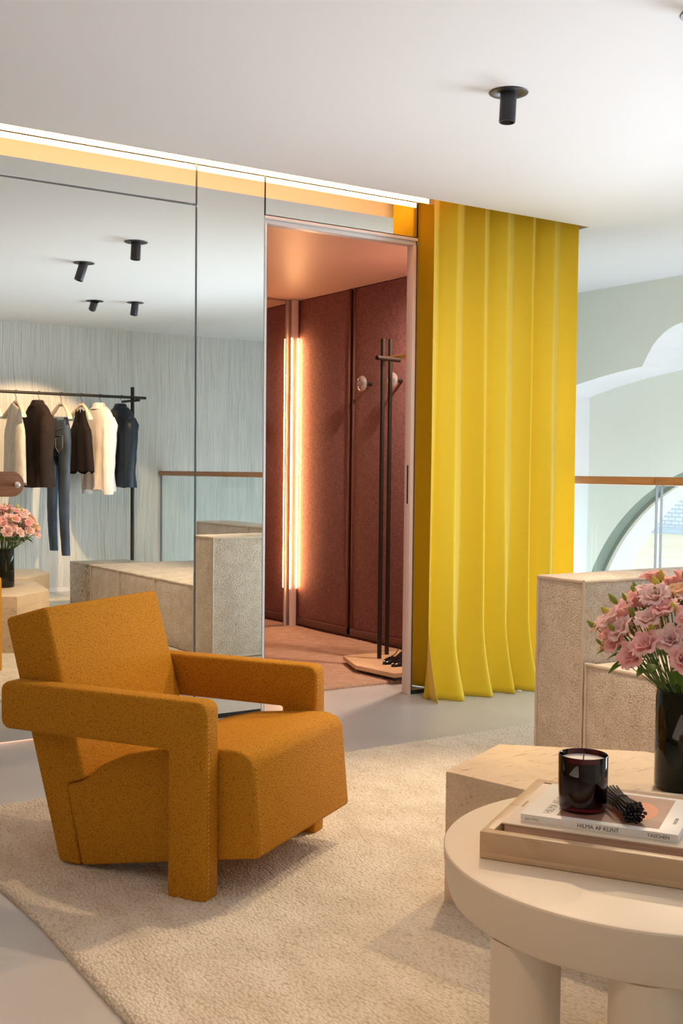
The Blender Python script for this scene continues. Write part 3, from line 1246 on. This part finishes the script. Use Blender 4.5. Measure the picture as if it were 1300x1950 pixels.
def petal_patch(bm, ang0, width, r0, r1, h, flare, ruff, seed, curl=0):
    nu, nv = 8, 6
    g = []
    for j in range(nv + 1):
        v = j / nv
        row = []
        for i in range(nu + 1):
            u = -1 + 2 * i / nu
            shape = math.sin(min(1, v * 1.1 + .12) * PI * .62) ** .7
            a = ang0 + u * width * shape
            rr = r0 + (r1 - r0) * (v ** flare)
            rr += ruff * v * math.sin(u * 7 + seed) + ruff * .6 * v * noise.noise(Vector((u * 2.5, v * 3, seed)))
            z = h * (1 - (1 - v) ** 1.7) - curl * v ** 4 - .12 * h * u * u * v + ruff * .7 * v * math.sin(u * 5 + seed * 2)
            row.append(bm.verts.new((rr * math.cos(a), rr * math.sin(a), z)))
        g.append(row)
    for j in range(nv):
        for i in range(nu):
            bm.faces.new((g[j][i], g[j][i + 1], g[j + 1][i + 1], g[j + 1][i]))


def bloom_mesh(kind, mt, seed):
    random.seed(seed)
    bm = B()
    if kind == 'open':
        for k in range(3):
            petal_patch(bm, k * 2.09 + seed, 1.25, .001, .009, .029, .7, .002, seed + k)
        for k in range(4):
            petal_patch(bm, k * 1.57 + .4 + seed, 1.15, .002, .018, .032, .8, .003, seed + 5 + k, .001)
        for k in range(5):
            petal_patch(bm, k * 1.257 + .1 + seed, 1.0, .002, .030, .031, .85, .004, seed + 11 + k, .007)
    elif kind == 'cup':
        for k in range(3):
            petal_patch(bm, k * 2.09 + seed, 1.2, .001, .009, .028, .6, .002, seed + k)
        for k in range(5):
            petal_patch(bm, k * 1.257 + seed, .95, .002, .021, .033, .65, .0025, seed + 7 + k, .002)
    o = finish(bm, 'blossom', mt, None, 180)
    me = o.data
    bpy.data.objects.remove(o)
    return me


def bud_mesh(mt, L_=.026, r=.0075):
    bm = B()
    rings = []
    for k in range(9):
        s = k / 8
        rr = r * math.sin(PI * min(.97, s * .85 + .12)) ** .8 * (1 - s * .35) + .0004
        rings.append([(rr * math.cos(a + s * 1.5), rr * math.sin(a + s * 1.5), L_ * s) for a in [2 * PI * i / 8 for i in range(8)]])
    loft(bm, rings)
    o = finish(bm, 'bud', mt, None, 60)
    me = o.data
    bpy.data.objects.remove(o)
    return me


def calyx_mesh():
    bm = B()
    lathe(bm, [(.0012, -.004), (.0035, -.001), (.0042, .004), (.002, .006)], n=8)
    for k in range(5):
        a = k * 1.257
        c_, s_ = math.cos(a), math.sin(a)
        v = [(c_ * .003 - s_ * .002, s_ * .003 + c_ * .002, 0), (c_ * .003 + s_ * .002, s_ * .003 - c_ * .002, 0), (c_ * .014, s_ * .014, .012)]
        bm.faces.new([bm.verts.new(p) for p in v])
    o = finish(bm, 'calyx', 'stemgreen', None)
    me = o.data
    bpy.data.objects.remove(o)
    return me


def leaf_mesh(L_=.07, w=.018):
    bm = B()
    g = []
    for j in range(9):
        s = j / 8
        ww = w * math.sin(PI * min(1, s * .93 + .05)) ** .8
        row = [bm.verts.new((u * ww, s * L_, .012 * math.sin(s * 2.6) - .25 * ww * (1 - abs(u)) + .03 * s * s * -1)) for u in (-1, -.5, 0, .5, 1)]
        g.append(row)
    for j in range(8):
        for i in range(4):
            bm.faces.new((g[j][i], g[j][i + 1], g[j + 1][i + 1], g[j + 1][i]))
    o = finish(bm, 'leaf', 'leafgreen', None, 180)
    me = o.data
    bpy.data.objects.remove(o)
    return me


blooms = [('pink', bloom_mesh('open', 'pink', 1)), ('pink', bloom_mesh('open', 'pink', 2)), ('pale', bloom_mesh('open', 'pale', 3)),
          ('pink', bloom_mesh('cup', 'pink', 4)), ('pale', bloom_mesh('open', 'pale', 5)), ('peach', bloom_mesh('cup', 'peach', 6))]
buds = [bud_mesh('budyellow', .028, .009), bud_mesh('budgreen', .026, .0065), bud_mesh('budgreen', .020, .005)]
CAL = calyx_mesh()
LEAF = leaf_mesh()
LEAF2 = leaf_mesh(.055, .021)
random.seed(21)
CEN = Vector((0, 0, .325))        # dome centre above vase base

def mesh_child(me, name, parent, loc, q, s=1.0):
    o = bpy.data.objects.new(name, me)
    COL.objects.link(o)
    o.parent = parent
    o.location = loc
    o.rotation_mode = 'QUATERNION'
    o.rotation_quaternion = q
    o.scale = (s, s, s)
    return o


def stem_path(head, k):
    a = math.atan2(head.y, head.x)
    r = min(.064, Vector((head.x, head.y)).length * .42)
    low = Vector((-math.cos(a) * random.uniform(.01, .045), -math.sin(a) * random.uniform(.01, .045), .025))
    rim = Vector((math.cos(a) * r, math.sin(a) * r, .235))
    mid = rim.lerp(head, .5) + Vector((0, 0, -.006)) - Vector((math.cos(a), math.sin(a), 0)) * .008
    return [low, rim, mid, head]


NB = 74
def where(p):
    q = Vector((p.x, p.y, 0))
    lat = q.dot(Vector((.833, -.553, 0)))
    dep = q.dot(Vector((.553, .833, 0)))
    side = 'left' if lat < -.12 else 'centre left' if lat < -.03 else 'centre right' if lat < .09 else 'right'
    face = 'front' if dep < -.03 else 'back'
    hgt = 'top' if p.z > .455 else 'middle' if p.z > .385 else 'low'
    return '%s %s, %s side of the bouquet in the black vase' % (hgt, face, side)


k = 0
for i in range(NB):
    ct = 1 - (i + .5) / NB * 1.02
    th = math.acos(max(-1, min(1, ct)))
    ph = i * 2.39996 + random.uniform(-.15, .15)
    shell = random.choice([1, 1, .93, .86])
    n = Vector((math.sin(th) * math.cos(ph), math.sin(th) * math.sin(ph), math.cos(th)))
    p = CEN + Vector((n.x * .205, n.y * .205, n.z * .160)) * shell
    p += Vector((random.uniform(-.008, .008), random.uniform(-.008, .008), random.uniform(-.008, .012)))
    c_, me = blooms[random.choice([0, 1, 2, 3, 4, 4, 2, 0, 5])]
    t = thing('flower', {'pink': 'pink ruffled flower, ', 'pale': 'pale pink flower, ', 'peach': 'peach cup flower, '}[c_] + where(p), 'flower', (VX, VY, VZ), 0, {'pink': 'pink lisianthus flowers in the vase', 'pale': 'pale pink lisianthus flowers in the vase', 'peach': 'peach lisianthus flowers in the vase'}[c_])
    dirn = (n + Vector((0, 0, .35)) + Vector((random.uniform(-.3, .3), random.uniform(-.3, .3), random.uniform(-.2, .3)))).normalized()
    q = dirn.to_track_quat('Z', 'Y')
    s = random.uniform(1.0, 1.28)
    mesh_child(me, 'blossom', t, p, q, s)
    mesh_child(CAL, 'calyx', t, p - dirn * .001, q, 1)
    bm = B()
    tube(bm, stem_path(p - dirn * .004, i), .0016, 6)
    finish(bm, 'stem', 'stemgreen', t)
    if i % 3 == 0 or th > 1.2:
        st = stem_path(p, i)
        lp = st[1].lerp(p, random.uniform(.35, .8))
        out = Vector((n.x, n.y, .25 + random.uniform(-.3, .3))).normalized()
        qq = out.to_track_quat('Y', 'Z')
        mesh_child(random.choice([LEAF, LEAF2]), 'leaf', t, lp, qq, random.uniform(.7, 1.1))
for i in range(56):
    ct = 1 - (i + .5) / 56 * .92
    th = math.acos(ct)
    ph = i * 2.39996 + 1.1
    n = Vector((math.sin(th) * math.cos(ph), math.sin(th) * math.sin(ph), math.cos(th)))
    p = CEN + Vector((n.x * .212, n.y * .212, n.z * .180)) * random.uniform(.97, 1.06)
    w = random.choice([0, 0, 1, 2])
    t = thing('flower_bud', ['plump yellow green bud, ', 'pointed green bud, ', 'small green bud, '][w] + where(p), 'flower bud', (VX, VY, VZ), 0, ['yellow buds in the vase', 'green buds in the vase', 'green buds in the vase'][w])
    dirn = (n + Vector((random.uniform(-.3, .3), random.uniform(-.3, .3), .7))).normalized()
    mesh_child(buds[w], 'bud', t, p, dirn.to_track_quat('Z', 'Y'), random.uniform(.9, 1.25))
    bm = B()
    tube(bm, stem_path(p, i), .0011, 5)
    finish(bm, 'stem', 'stemgreen', t)

# ================================================================ CURTAIN
t = thing('curtain', 'floor-length yellow curtain gathered beside the dressing room opening', 'curtain', (3.372, 4.355, 0))
bm = B()
NF = 6
NU, NV = 420, 90
grid = []
for j in range(NV + 1):
    vz = j / NV                 # 0 top .. 1 bottom
    z = 2.60 * (1 - vz) + .006 * vz
    row = []
    for i in range(NU + 1):
        s = i / NU
        w_top, w_bot = .955, .93
        width = w_top + (w_bot - w_top) * vz ** 1.3
        ph = s * NF * 2 * PI
        # fold phase drifts with height
        dr = .55 * vz * math.sin(s * 9.1 + 1) + .25 * noise.noise(Vector((s * 6, vz * 2.2, 2)))
        amp = (.029 + .017 * vz ** 1.5) * (1 + .22 * math.sin(s * 17 + 2)) + .020 * noise.noise(Vector((s * 5, vz * 2.5, 9))) * vz
        x = s * width - .006 * math.sin(2 * (ph + dr))
        y = -amp * math.cos(ph + dr) - .035 * vz ** 2 * (1 - .4 * s)
        # bottom hem flares and breaks on the floor
        fl = max(0, (vz - .86) / .14)
        y -= .055 * fl ** 1.6 * max(0, math.cos(ph + dr)) ** 1.5
        x += .030 * fl ** 1.6 * math.sin(ph + dr + .6)
        x += .02 * fl ** 2 * noise.noise(Vector((s * 22, 3, 1)))
        x -= .030 * vz ** 2 * (1 - s) ** 2
        zz = z - .004 * fl
        row.append(bm.verts.new((x, y, zz)))
    grid.append(row)
for j in range(NV):
    for i in range(NU):
        bm.faces.new((grid[j][i], grid[j][i + 1], grid[j + 1][i + 1], grid[j + 1][i]))
cu = finish(bm, 'curtain_cloth', 'curtain', t, 180)
sol = cu.modifiers.new('thickness', 'SOLIDIFY')
sol.thickness = .0016
bm = B()
box(bm, -.01, .97, -.012, .012, 2.604, 2.62, .002)
finish(bm, 'curtain_track', 'whitemetal', t)

# ================================================================ COAT RACK IN THE DRESSING ROOM
t = thing('clothes_stand', 'dark bronze clothes stand of two poles on a stone slab in the dressing room', 'clothes stand', (3.45, 4.73, .014))
O = Vector((3.45, 4.73, 0))
def rel(x, y, z):
    return Vector((x, y, z)) - Vector((3.45, 4.73, .014))
bm = B()
prism(bm, [(rel(3.475, 4.735, 0).x, rel(0, 4.735, 0).y), (rel(4.08, 0, 0).x, rel(0, 4.735, 0).y), (rel(4.08, 0, 0).x, rel(0, 5.34, 0).y), (rel(3.56, 0, 0).x, rel(0, 5.34, 0).y), (rel(3.445, 0, 0).x, rel(0, 5.05, 0).y)], 2, .022, .046, .003, 2)
o_ = finish(bm, 'base_slab', 'slab', t)
o_['label'] = 'honey coloured stone base slab'
bm = B()
prism(bm, [(.05, .03), (.6, .03), (.6, .57), (.14, .57), (.03, .33)], 2, .003, .0215)
finish(bm, 'base_foot', 'blackmetal', t)
for (x, y, zt) in ((3.683, 5.160, 1.832), (3.805, 5.258, 1.848)):
    bm = B()
    tube(bm, [rel(x, y, .058), rel(x, y, zt)], .0125, 16)
    finish(bm, 'pole', 'bronze', t, 50)
bm = B()
tube(bm, [rel(3.615, 5.120, 1.722), rel(3.803, 5.168, 1.724)], .0125, 16)
finish(bm, 'crossbar', 'bronze', t, 50)
bm = B()
tube(bm, [rel(3.765, 5.245, 1.735), rel(4.02, 4.85, 1.79)], .0125, 16)
finish(bm, 'hanging_bar', 'brass', t, 50)
# coat hooks
for (y, lb) in ((5.966, 'round glass coat hook on the fabric wall, nearer the panel seam'), (5.640, 'round glass coat hook on the fabric wall, behind the bronze poles')):
    t = thing('coat_hook', lb, 'coat hook', (XW - .001, y, 1.655))
    bm = B()
    tube(bm, [(0, 0, 0), (-.055, 0, 0)], .011, 16)
    finish(bm, 'hook_stalk', 'bronze', t, 50)
    bm = B()
    rings = []
    for (x, r) in ((-.055, .012), (-.060, .04), (-.066, .048), (-.074, .050), (-.082, .046), (-.088, .034), (-.092, .026), (-.088, .020), (-.093, .012), (-.094, .002)):
        rings.append([(x, r * math.cos(a), r * math.sin(a)) for a in [2 * PI * i / 32 for i in range(32)]])
    loft(bm, rings)
    finish(bm, 'glass_knob', 'knobglass', t, 60)

# shoes
def make_shoe(loc, rz, label, group=None):
    t = thing('shoe', label, 'shoe', loc, rz, group)
    # local x: toe direction; toe at x=.12, heel at x=-.12
    st = [(-.122, .020, .052, .060, .0), (-.105, .026, .048, .068, 0), (-.06, .024, .034, .058, 0), (-.01, .026, .014, .044, 0), (.03, .036, .003, .034, 0), (.065, .037, .001, .030, 0), (.095, .026, .001, .024, 0), (.118, .012, .002, .015, 0), (.130, .002, .003, .007, 0)]
    bm = B()
    rings = []
    for (x, w, z0, z1, o) in st:
        rings.append([(x, w * math.cos(a), z0 + (z1 - z0) * (.5 + .5 * math.sin(a)) if x > .02 else z0 + .008 * (.5 + .5 * math.sin(a))) for a in [2 * PI * i / 16 for i in range(16)]])
    loft(bm, rings)
    finish(bm, 'upper', 'shoe', t, 60)
    bm = B()
    loft(bm, [[(-.108 + r * math.cos(a), r * math.sin(a), z) for a in [2 * PI * i / 10 for i in range(10)]] for (r, z) in ((.006, 0), (.005, .02), (.012, .054))])
    finish(bm, 'heel', 'shoe', t, 60)
    bm = B()
    pts = [(.02, -.033, .022), (-.03, -.030, .035), (-.09, -.026, .085), (-.125, 0, .112), (-.09, .026, .085), (-.03, .030, .035), (.02, .033, .022)]
    P_ = []
    for a, b in zip(pts, pts[1:]):
        for k in range(4):
            P_.append(Vector(a).lerp(Vector(b), k / 4))
    P_.append(Vector(pts[-1]))
    tube(bm, P_, .0028, 6)
    finish(bm, 'ankle_strap', 'shoe', t, 60)
    return t


make_shoe((3.70, 5.02, .0605), math.radians(200), 'black pointed slingback shoe on the stone slab, nearest the poles')
make_shoe((3.70, 4.93, .0605), math.radians(196), 'black pointed slingback shoe on the stone slab, second from the poles')
make_shoe((3.78, 4.835, .0605), math.radians(192), 'black pointed slingback shoe on the stone slab, cut by the door edge')

# ================================================================ CEILING SPOTS
def ceiling_spot(x, y, tilt, az, label, L_=.115):
    t = thing('ceiling_spotlight', label, 'spotlight', (x, y, H))
    bm = B()
    lathe(bm, [(.034, -.0005), (.064, -.0005), (.0655, -.002), (.064, -.0035), (.036, -.0035), (.034, -.002)], n=48)
    # open ring: remove the caps made by lathe
    finish(bm, 'ceiling_plate', 'spotmetal', t, 40)
    R4 = Matrix.Rotation(az, 4, 'Z') @ Matrix.Rotation(tilt, 4, 'Y')
    bm = B()
    r = .0275
    rings = []
    for (rr, z) in ((.002, .0), (r, 0), (r, -L_ + .002), (r - .001, -L_), (r - .004, -L_), (r - .005, -L_ + .012), (.012, -L_ + .03), (.002, -L_ + .03)):
        rings.append([R4 @ Vector((rr * math.cos(a), rr * math.sin(a), z)) for a in [2 * PI * i / 32 for i in range(32)]])
    loft(bm, rings)
    finish(bm, 'lamp_cylinder', 'spotmetal', t, 40)
    bm = B()
    loft(bm, [[R4 @ Vector((rr * math.cos(a), rr * math.sin(a), z)) for a in [2 * PI * i / 24 for i in range(24)]] for rr, z in ((.020, -L_ + .014), (.0215, -L_ + .010), (.012, -L_ + .0295))][:2], True, True)
    finish(bm, 'reflector_ring', 'chrome', t, 40)
    return t


ceiling_spot(2.60, 2.937, .05, 0, 'straight black ceiling spotlight nearest the mirror wall', .10)
ceiling_spot(2.600, 2.135, .30, math.radians(10), 'black ceiling spotlight cut by the top right picture corner')
ceiling_spot(3.25, .655, .85, math.radians(92), 'stubby tilted black ceiling spotlight, low left of the mirrored group', .085)
ceiling_spot(3.53, .765, .12, math.radians(20), 'black ceiling spotlight, lowest right of the mirrored group', .10)
ceiling_spot(3.75, 2.95, .3, math.radians(30), 'black ceiling spotlight above the sofa, right of the picture')
ceiling_spot(0.35, 0.75, .1, 0, 'added unseen black ceiling spotlight above the camera side of the rug')  # fixture added to go with the rug fill beam

# ================================================================ CLOTHES RACK (seen in the mirror)
RY, RZH = -.52, 1.735
t = thing('clothes_rack', 'dark metal clothes rail with crossed bars by the plaster wall, in the mirror', 'clothes rack', (4.07, RY, 0))
bm = B()
tube(bm, [(-1.95, 0, RZH), (.115, 0, RZH)], .0125, 16)
finish(bm, 'rail', 'bronze', t, 50)
bm = B()
tube(bm, [(0, -.026, 0), (0, -.026, 1.828)], .0165, 16)
finish(bm, 'post', 'bronze', t, 50)
bm = B()
tube(bm, [(-1.8, -.026, 0), (-1.8, -.026, 1.828)], .0165, 16)
finish(bm, 'post', 'bronze', t, 50)
for x in (0, -1.8):
    bm = B()
    tube(bm, [(x - .02, -.2, RZH - .028), (x + .004, .11, RZH - .028)], .0115, 16)
    finish(bm, 'crossbar', 'bronze', t, 50)
    bm = B()
    box(bm, x - .15, x + .15, -.2, .16, 0, .02, .003)
    finish(bm, 'base', 'bronze', t)

HA = math.radians(84)      # hanger axis (local x) points to the mirror; local y is the garment's back
def hanger(x, y, label, clips=False):
    t = thing('clothes_hanger', label, 'hanger', (x, y, RZH + .0125), HA)
    bm = B()
    pts = []
    for k in range(15):       # hook curling over the rail
        a = math.radians(-60 + k * 20)
        pts.append((.0, -.016 * math.cos(a) if False else .0155 * math.sin(a - .2), -.0125 + .0155 * math.cos(a - .2)))
    pts = [(0, .0155 * math.sin(math.radians(a)), -.0125 + .0155 * math.cos(math.radians(a))) for a in range(-110, 125, 12)]
    pts += [(0, .004, -.045), (0, 0, -.055), (0, 0, -.085)]
    tube(bm, pts, .0023, 8)
    finish(bm, 'hook', 'blackmetal', t, 60)
    bm = B()
    prof = []
    for k in range(-14, 15):
        s = k / 14
        x_ = .205 * s
        z_ = -.085 - .135 * abs(s) ** 1.25
        prof.append((x_, z_, .0))
    rings = []
    for (x_, z_, _) in prof:
        s = abs(x_) / .205
        hh = .015 + .003 * math.sin(s * PI) if s < .9 else .015 - .05 * (s - .9)
        hw = .010 + .012 * s
        rings.append([(x_ + .004 * math.copysign(1, x_) * math.sin(a) * 0, hw * math.cos(a) + .02 * s * s, z_ + hh * math.sin(a) - (.012 if s < .1 else 0)) for a in [2 * PI * i / 12 for i in range(12)]])
    loft(bm, rings)
    finish(bm, 'shoulder_bar', 'hangerwood', t, 60)
    if clips:
        bm = B()
        tube(bm, [(-.13, .01, -.205), (-.13, .01, -.235), (.13, .01, -.235), (.13, .01, -.205)], .002, 6)
        for sx_ in (-.11, .11):
            box(bm, sx_ - .012, sx_ + .012, -.006, .026, -.262, -.212, .003)
        finish(bm, 'clip_bar', 'blackmetal', t)
    return t


def ring_(z, a, b, ox=0, oy=0, n=40, fold=0, fk=7, seed=0, e=.8):
    out = []
    for k in range(n):
        th = 2 * PI * k / n
        c_, s_ = math.cos(th), math.sin(th)
        r = 1 + fold * math.sin(fk * th + seed)
        out.append((ox + a * math.copysign(abs(c_) ** e, c_) * (1 + fold * .3 * math.sin(fk * th)), oy + b * math.copysign(abs(s_) ** e, s_) * r, z))
    return out


def sleeve(bm, sgn, length, r0, r1, top, out=.205, bend=.02):
    pts, rs = [], []
    for k in range(11):
        s = k / 10
        pts.append((sgn * (out + .012 * math.sin(s * PI) - .01 * s), .012 + bend * math.sin(s * 2.2), top - length * s))
        rs.append((r0 + (r1 - r0) * s) * (1 + .05 * math.sin(s * 23)) * (0.55 if k == 0 else 1))
    rings = []
    for (p, r) in zip(pts, rs):
        rings.append([(p[0] + r * .72 * math.cos(a), p[1] + r * 1.1 * math.sin(a), p[2] + (.015 * math.cos(a) * sgn * -1 if p is pts[0] else 0)) for a in [2 * PI * i / 16 for i in range(16)]])
    loft(bm, rings)


def top_garment(name, label, cat, x, y, mt, hem, fl=1.0, sleeves=None, collar=True, th=.050, fold=.10, waist=.86, seed=0):
    t = thing(name, label, cat, (x, y, RZH + .0125), HA)
    bm = B()
    prof = [(-.095, .050, .040), (-.106, .090, .046), (-.122, .130, .050), (-.148, .166, .054), (-.182, .200, .058), (-.215, .214, .060), (-.27, .216, th), (-.38, .205, th * 1.05), (-.50, .20 * waist, th), (-.62, .20 * (waist + .05) * fl, th * 1.2), (hem, .22 * fl, th * 1.55)]
    prof = [p for p in prof if p[0] > hem + .02 or p[0] == hem]
    rings = []
    for i, (z, a, b) in enumerate(prof):
        f = fold * max(0, (-z - .2)) / .5
        rings.append([(q[0], q[1], q[2] + (.010 * math.sin(q[0] * 40 + seed) if i == len(prof) - 1 else 0)) for q in ring_(z, a, b, 0, .012, fold=f, fk=9, seed=seed)])
    # subdivide between rings for smoothness
    R2 = []
    for A_, B_ in zip(rings, rings[1:]):
        for k in range(3):
            R2.append([Vector(p).lerp(Vector(q), k / 3) for p, q in zip(A_, B_)])
    R2.append(rings[-1])
    loft(bm, R2, True, True)
    finish(bm, 'body', mt, t, 75)
    if sleeves:
        for s in (-1, 1):
            bm = B()
            sleeve(bm, s, sleeves, .062, .044, -.205)
            finish(bm, 'sleeve', mt, t, 75)
    if collar:
        bm = B()
        rings = [ring_(-.128, .098, .060, 0, .014), ring_(-.108, .070, .054, 0, .014), ring_(-.078, .052, .046, 0, .012), ring_(-.072, .044, .038, 0, .012), ring_(-.10, .036, .030, 0, .012)]
        loft(bm, rings, False, True)
        finish(bm, 'collar', mt, t, 60)
    return t


xs = dict(knit=3.02, brown=3.215, jeans=3.41, tank=3.59, shirt=3.762, blue=3.957)
hanger(2.822, RY, 'pale wooden clothes hanger at the left edge of the mirror')
hanger(xs['knit'], RY, 'pale wooden hanger holding the off-white sleeveless top')
hanger(xs['brown'], RY, 'pale wooden hanger holding the dark brown blazer')
hanger(xs['jeans'], RY, 'pale wooden clip hanger holding the blue jeans', True)
hanger(xs['tank'], RY, 'pale wooden hanger holding the black tank top')
hanger(xs['shirt'], RY, 'pale wooden hanger holding the white shirt')
hanger(xs['blue'], RY, 'hanger holding the dark blue leather jacket')


def sleeveless(x, mt, label, hem, strap_w, fl, neck_trim=None, low=.10, name='top', seed=0):
    """body with armholes and scoop neck: front and back sheets joined at the sides"""
    t = thing(name, label, 'top', (x, RY, RZH + .0125), HA)
    bm = B()
    nz, nx = 26, 24
    for side in (1, -1):
        g = []
        for j in range(nz + 1):
            v = j / nz
            row = []
            ztop = -.10
            for i in range(nx + 1):
                u = -1 + 2 * i / nx
                # outline half width as function of height
                z = ztop - v * (-hem + ztop) * 1.0
                zz = z
                arm = .30
                if -z < arm:          # armhole region
                    k = (-z - .10) / (arm - .10)
                    hw = strap_w + (.165 - strap_w) * max(0, k) ** 2.2
                else:
                    k = (-z - arm) / (-hem - arm)
                    hw = .165 + (.165 * fl - .165) * k + .02 * k
                # neck scoop: push the top edge down in the middle
                sc_ = max(0, 1 - (abs(u) / .55) ** 2)
                z2 = z - low * sc_ * (1 - v) ** 4
                sh = -.055 * abs(u) ** 1.2 * (1 - v) ** 3
                yb = side * (.020 + .028 * min(1, v * 2.5)) * math.sqrt(max(0, 1 - u * u)) ** .7
                yb += side * .012 * math.sin(u * 9 + seed) * v * math.sqrt(max(0, 1 - u * u))
                row.append(bm.verts.new((u * hw, .012 + yb, z2 + sh + (.012 * math.sin(u * 8) if j == nz else 0))))
            g.append(row)
        for j in range(nz):
            for i in range(nx):
                bm.faces.new((g[j][i], g[j][i + 1], g[j + 1][i + 1], g[j + 1][i]))
    bmesh.ops.remove_doubles(bm, verts=bm.verts, dist=.0005)
    o = finish(bm, 'body', mt, t, 80)
    sol = o.modifiers.new('thickness', 'SOLIDIFY')
    sol.thickness = .002
    return t


sleeveless(xs['knit'], 'whiteknit', 'off-white sleeveless high-neck knit top, leftmost garment on the rail', -.78, .115, 1.0, low=.0, seed=2)
top_garment('blazer', 'dark brown blazer hanging left of the blue jeans', 'jacket', xs['brown'], RY, 'brownwool', -.80, 1.05, .60, True, .062, .12, .88, 1)
sleeveless(xs['tank'], 'blackjersey', 'black flared tank top hanging between jeans and white shirt', -.68, .080, 1.25, low=.17, seed=5)
top_garment('shirt', 'white long-sleeved shirt hanging right of the black tank top', 'shirt', xs['shirt'], RY, 'whitecotton', -.83, 1.0, .66, True, .060, .16, .95, 3)
tj = top_garment('leather_jacket', 'dark blue leather jacket hanging next to the rack post', 'jacket', xs['blue'], RY, 'blueleather', -.80, 1.0, .60, True, .062, .08, .95, 4)
bm = B()
tube(bm, [(.20, .072, -.66), (.20, .066, -.80)], .004, 6)
tube(bm, [(.20, .066, -.80), (.204, .070, -.825)], .003, 6)
finish(bm, 'zip', 'brass', tj)

# jeans
t = thing('jeans', 'washed blue skinny jeans clipped to a hanger, hanging longest on the rail', 'jeans', (xs['jeans'], RY, RZH + .0125), HA)
bm = B()
rg = []
for (z, a, b) in ((-.235, .128, .034), (-.26, .136, .042), (-.33, .158, .052), (-.42, .170, .055), (-.50, .166, .052), (-.545, .158, .045)):
    rg.append(ring_(z, a, b, 0, .012, e=.85))
loft(bm, rg, True, True)
jb = finish(bm, 'hips', 'denim', t, 70)
for s in (-1, 1):
    bm = B()
    rings = []
    L0 = 1.385 if s > 0 else 1.355
    for k in range(17):
        q = k / 16
        z = -.50 - (L0 - .50) * q
        r = .084 * (1 - q) ** .9 + .042 * (1 - (1 - q) ** .9)
        r *= 1 + .05 * math.sin(q * 40 + s)
        ox = s * (.084 + .012 * math.sin(q * PI) + .032 * q)
        rings.append(ring_(z, r, .040 - .008 * q, ox, .012 + .02 * math.sin(q * 3), 20, e=.9))
    loft(bm, rings)
    finish(bm, 'trouser_leg', 'denim', t, 70)
    bm = B()       # back pocket outline and stitches on the +y (back) side
    cx = s * .078
    yb = .012 + .0525
    pk = [(cx - .052, -.365), (cx + .052, -.372), (cx + .050, -.470), (cx, -.510), (cx - .050, -.470), (cx - .052, -.365)]
    P_ = []
    for a, b in zip(pk, pk[1:]):
        for k in range(5):
            x_ = a[0] + (b[0] - a[0]) * k / 5
            z_ = a[1] + (b[1] - a[1]) * k / 5
            P_.append((x_, .012 + .0545 * (1 - (abs(x_) / .18) ** 2.3) ** .5 + .001, z_))
    tube(bm, P_, .0018, 5)
    P_ = [(s * x_, .012 + .0515 * (1 - (x_ / .18) ** 2.3) ** .5 + .001, -.330 + (.035 * (x_ / .15))) for x_ in [0.01 + .0155 * k for k in range(9)]]
    tube(bm, P_, .0016, 5)
    finish(bm, 'pocket_stitching', 'thread', t)
bm = B()
box(bm, -.10, -.055, .052, .062, -.292, -.242, .001)
finish(bm, 'leather_patch', 'leatherpatch', t)
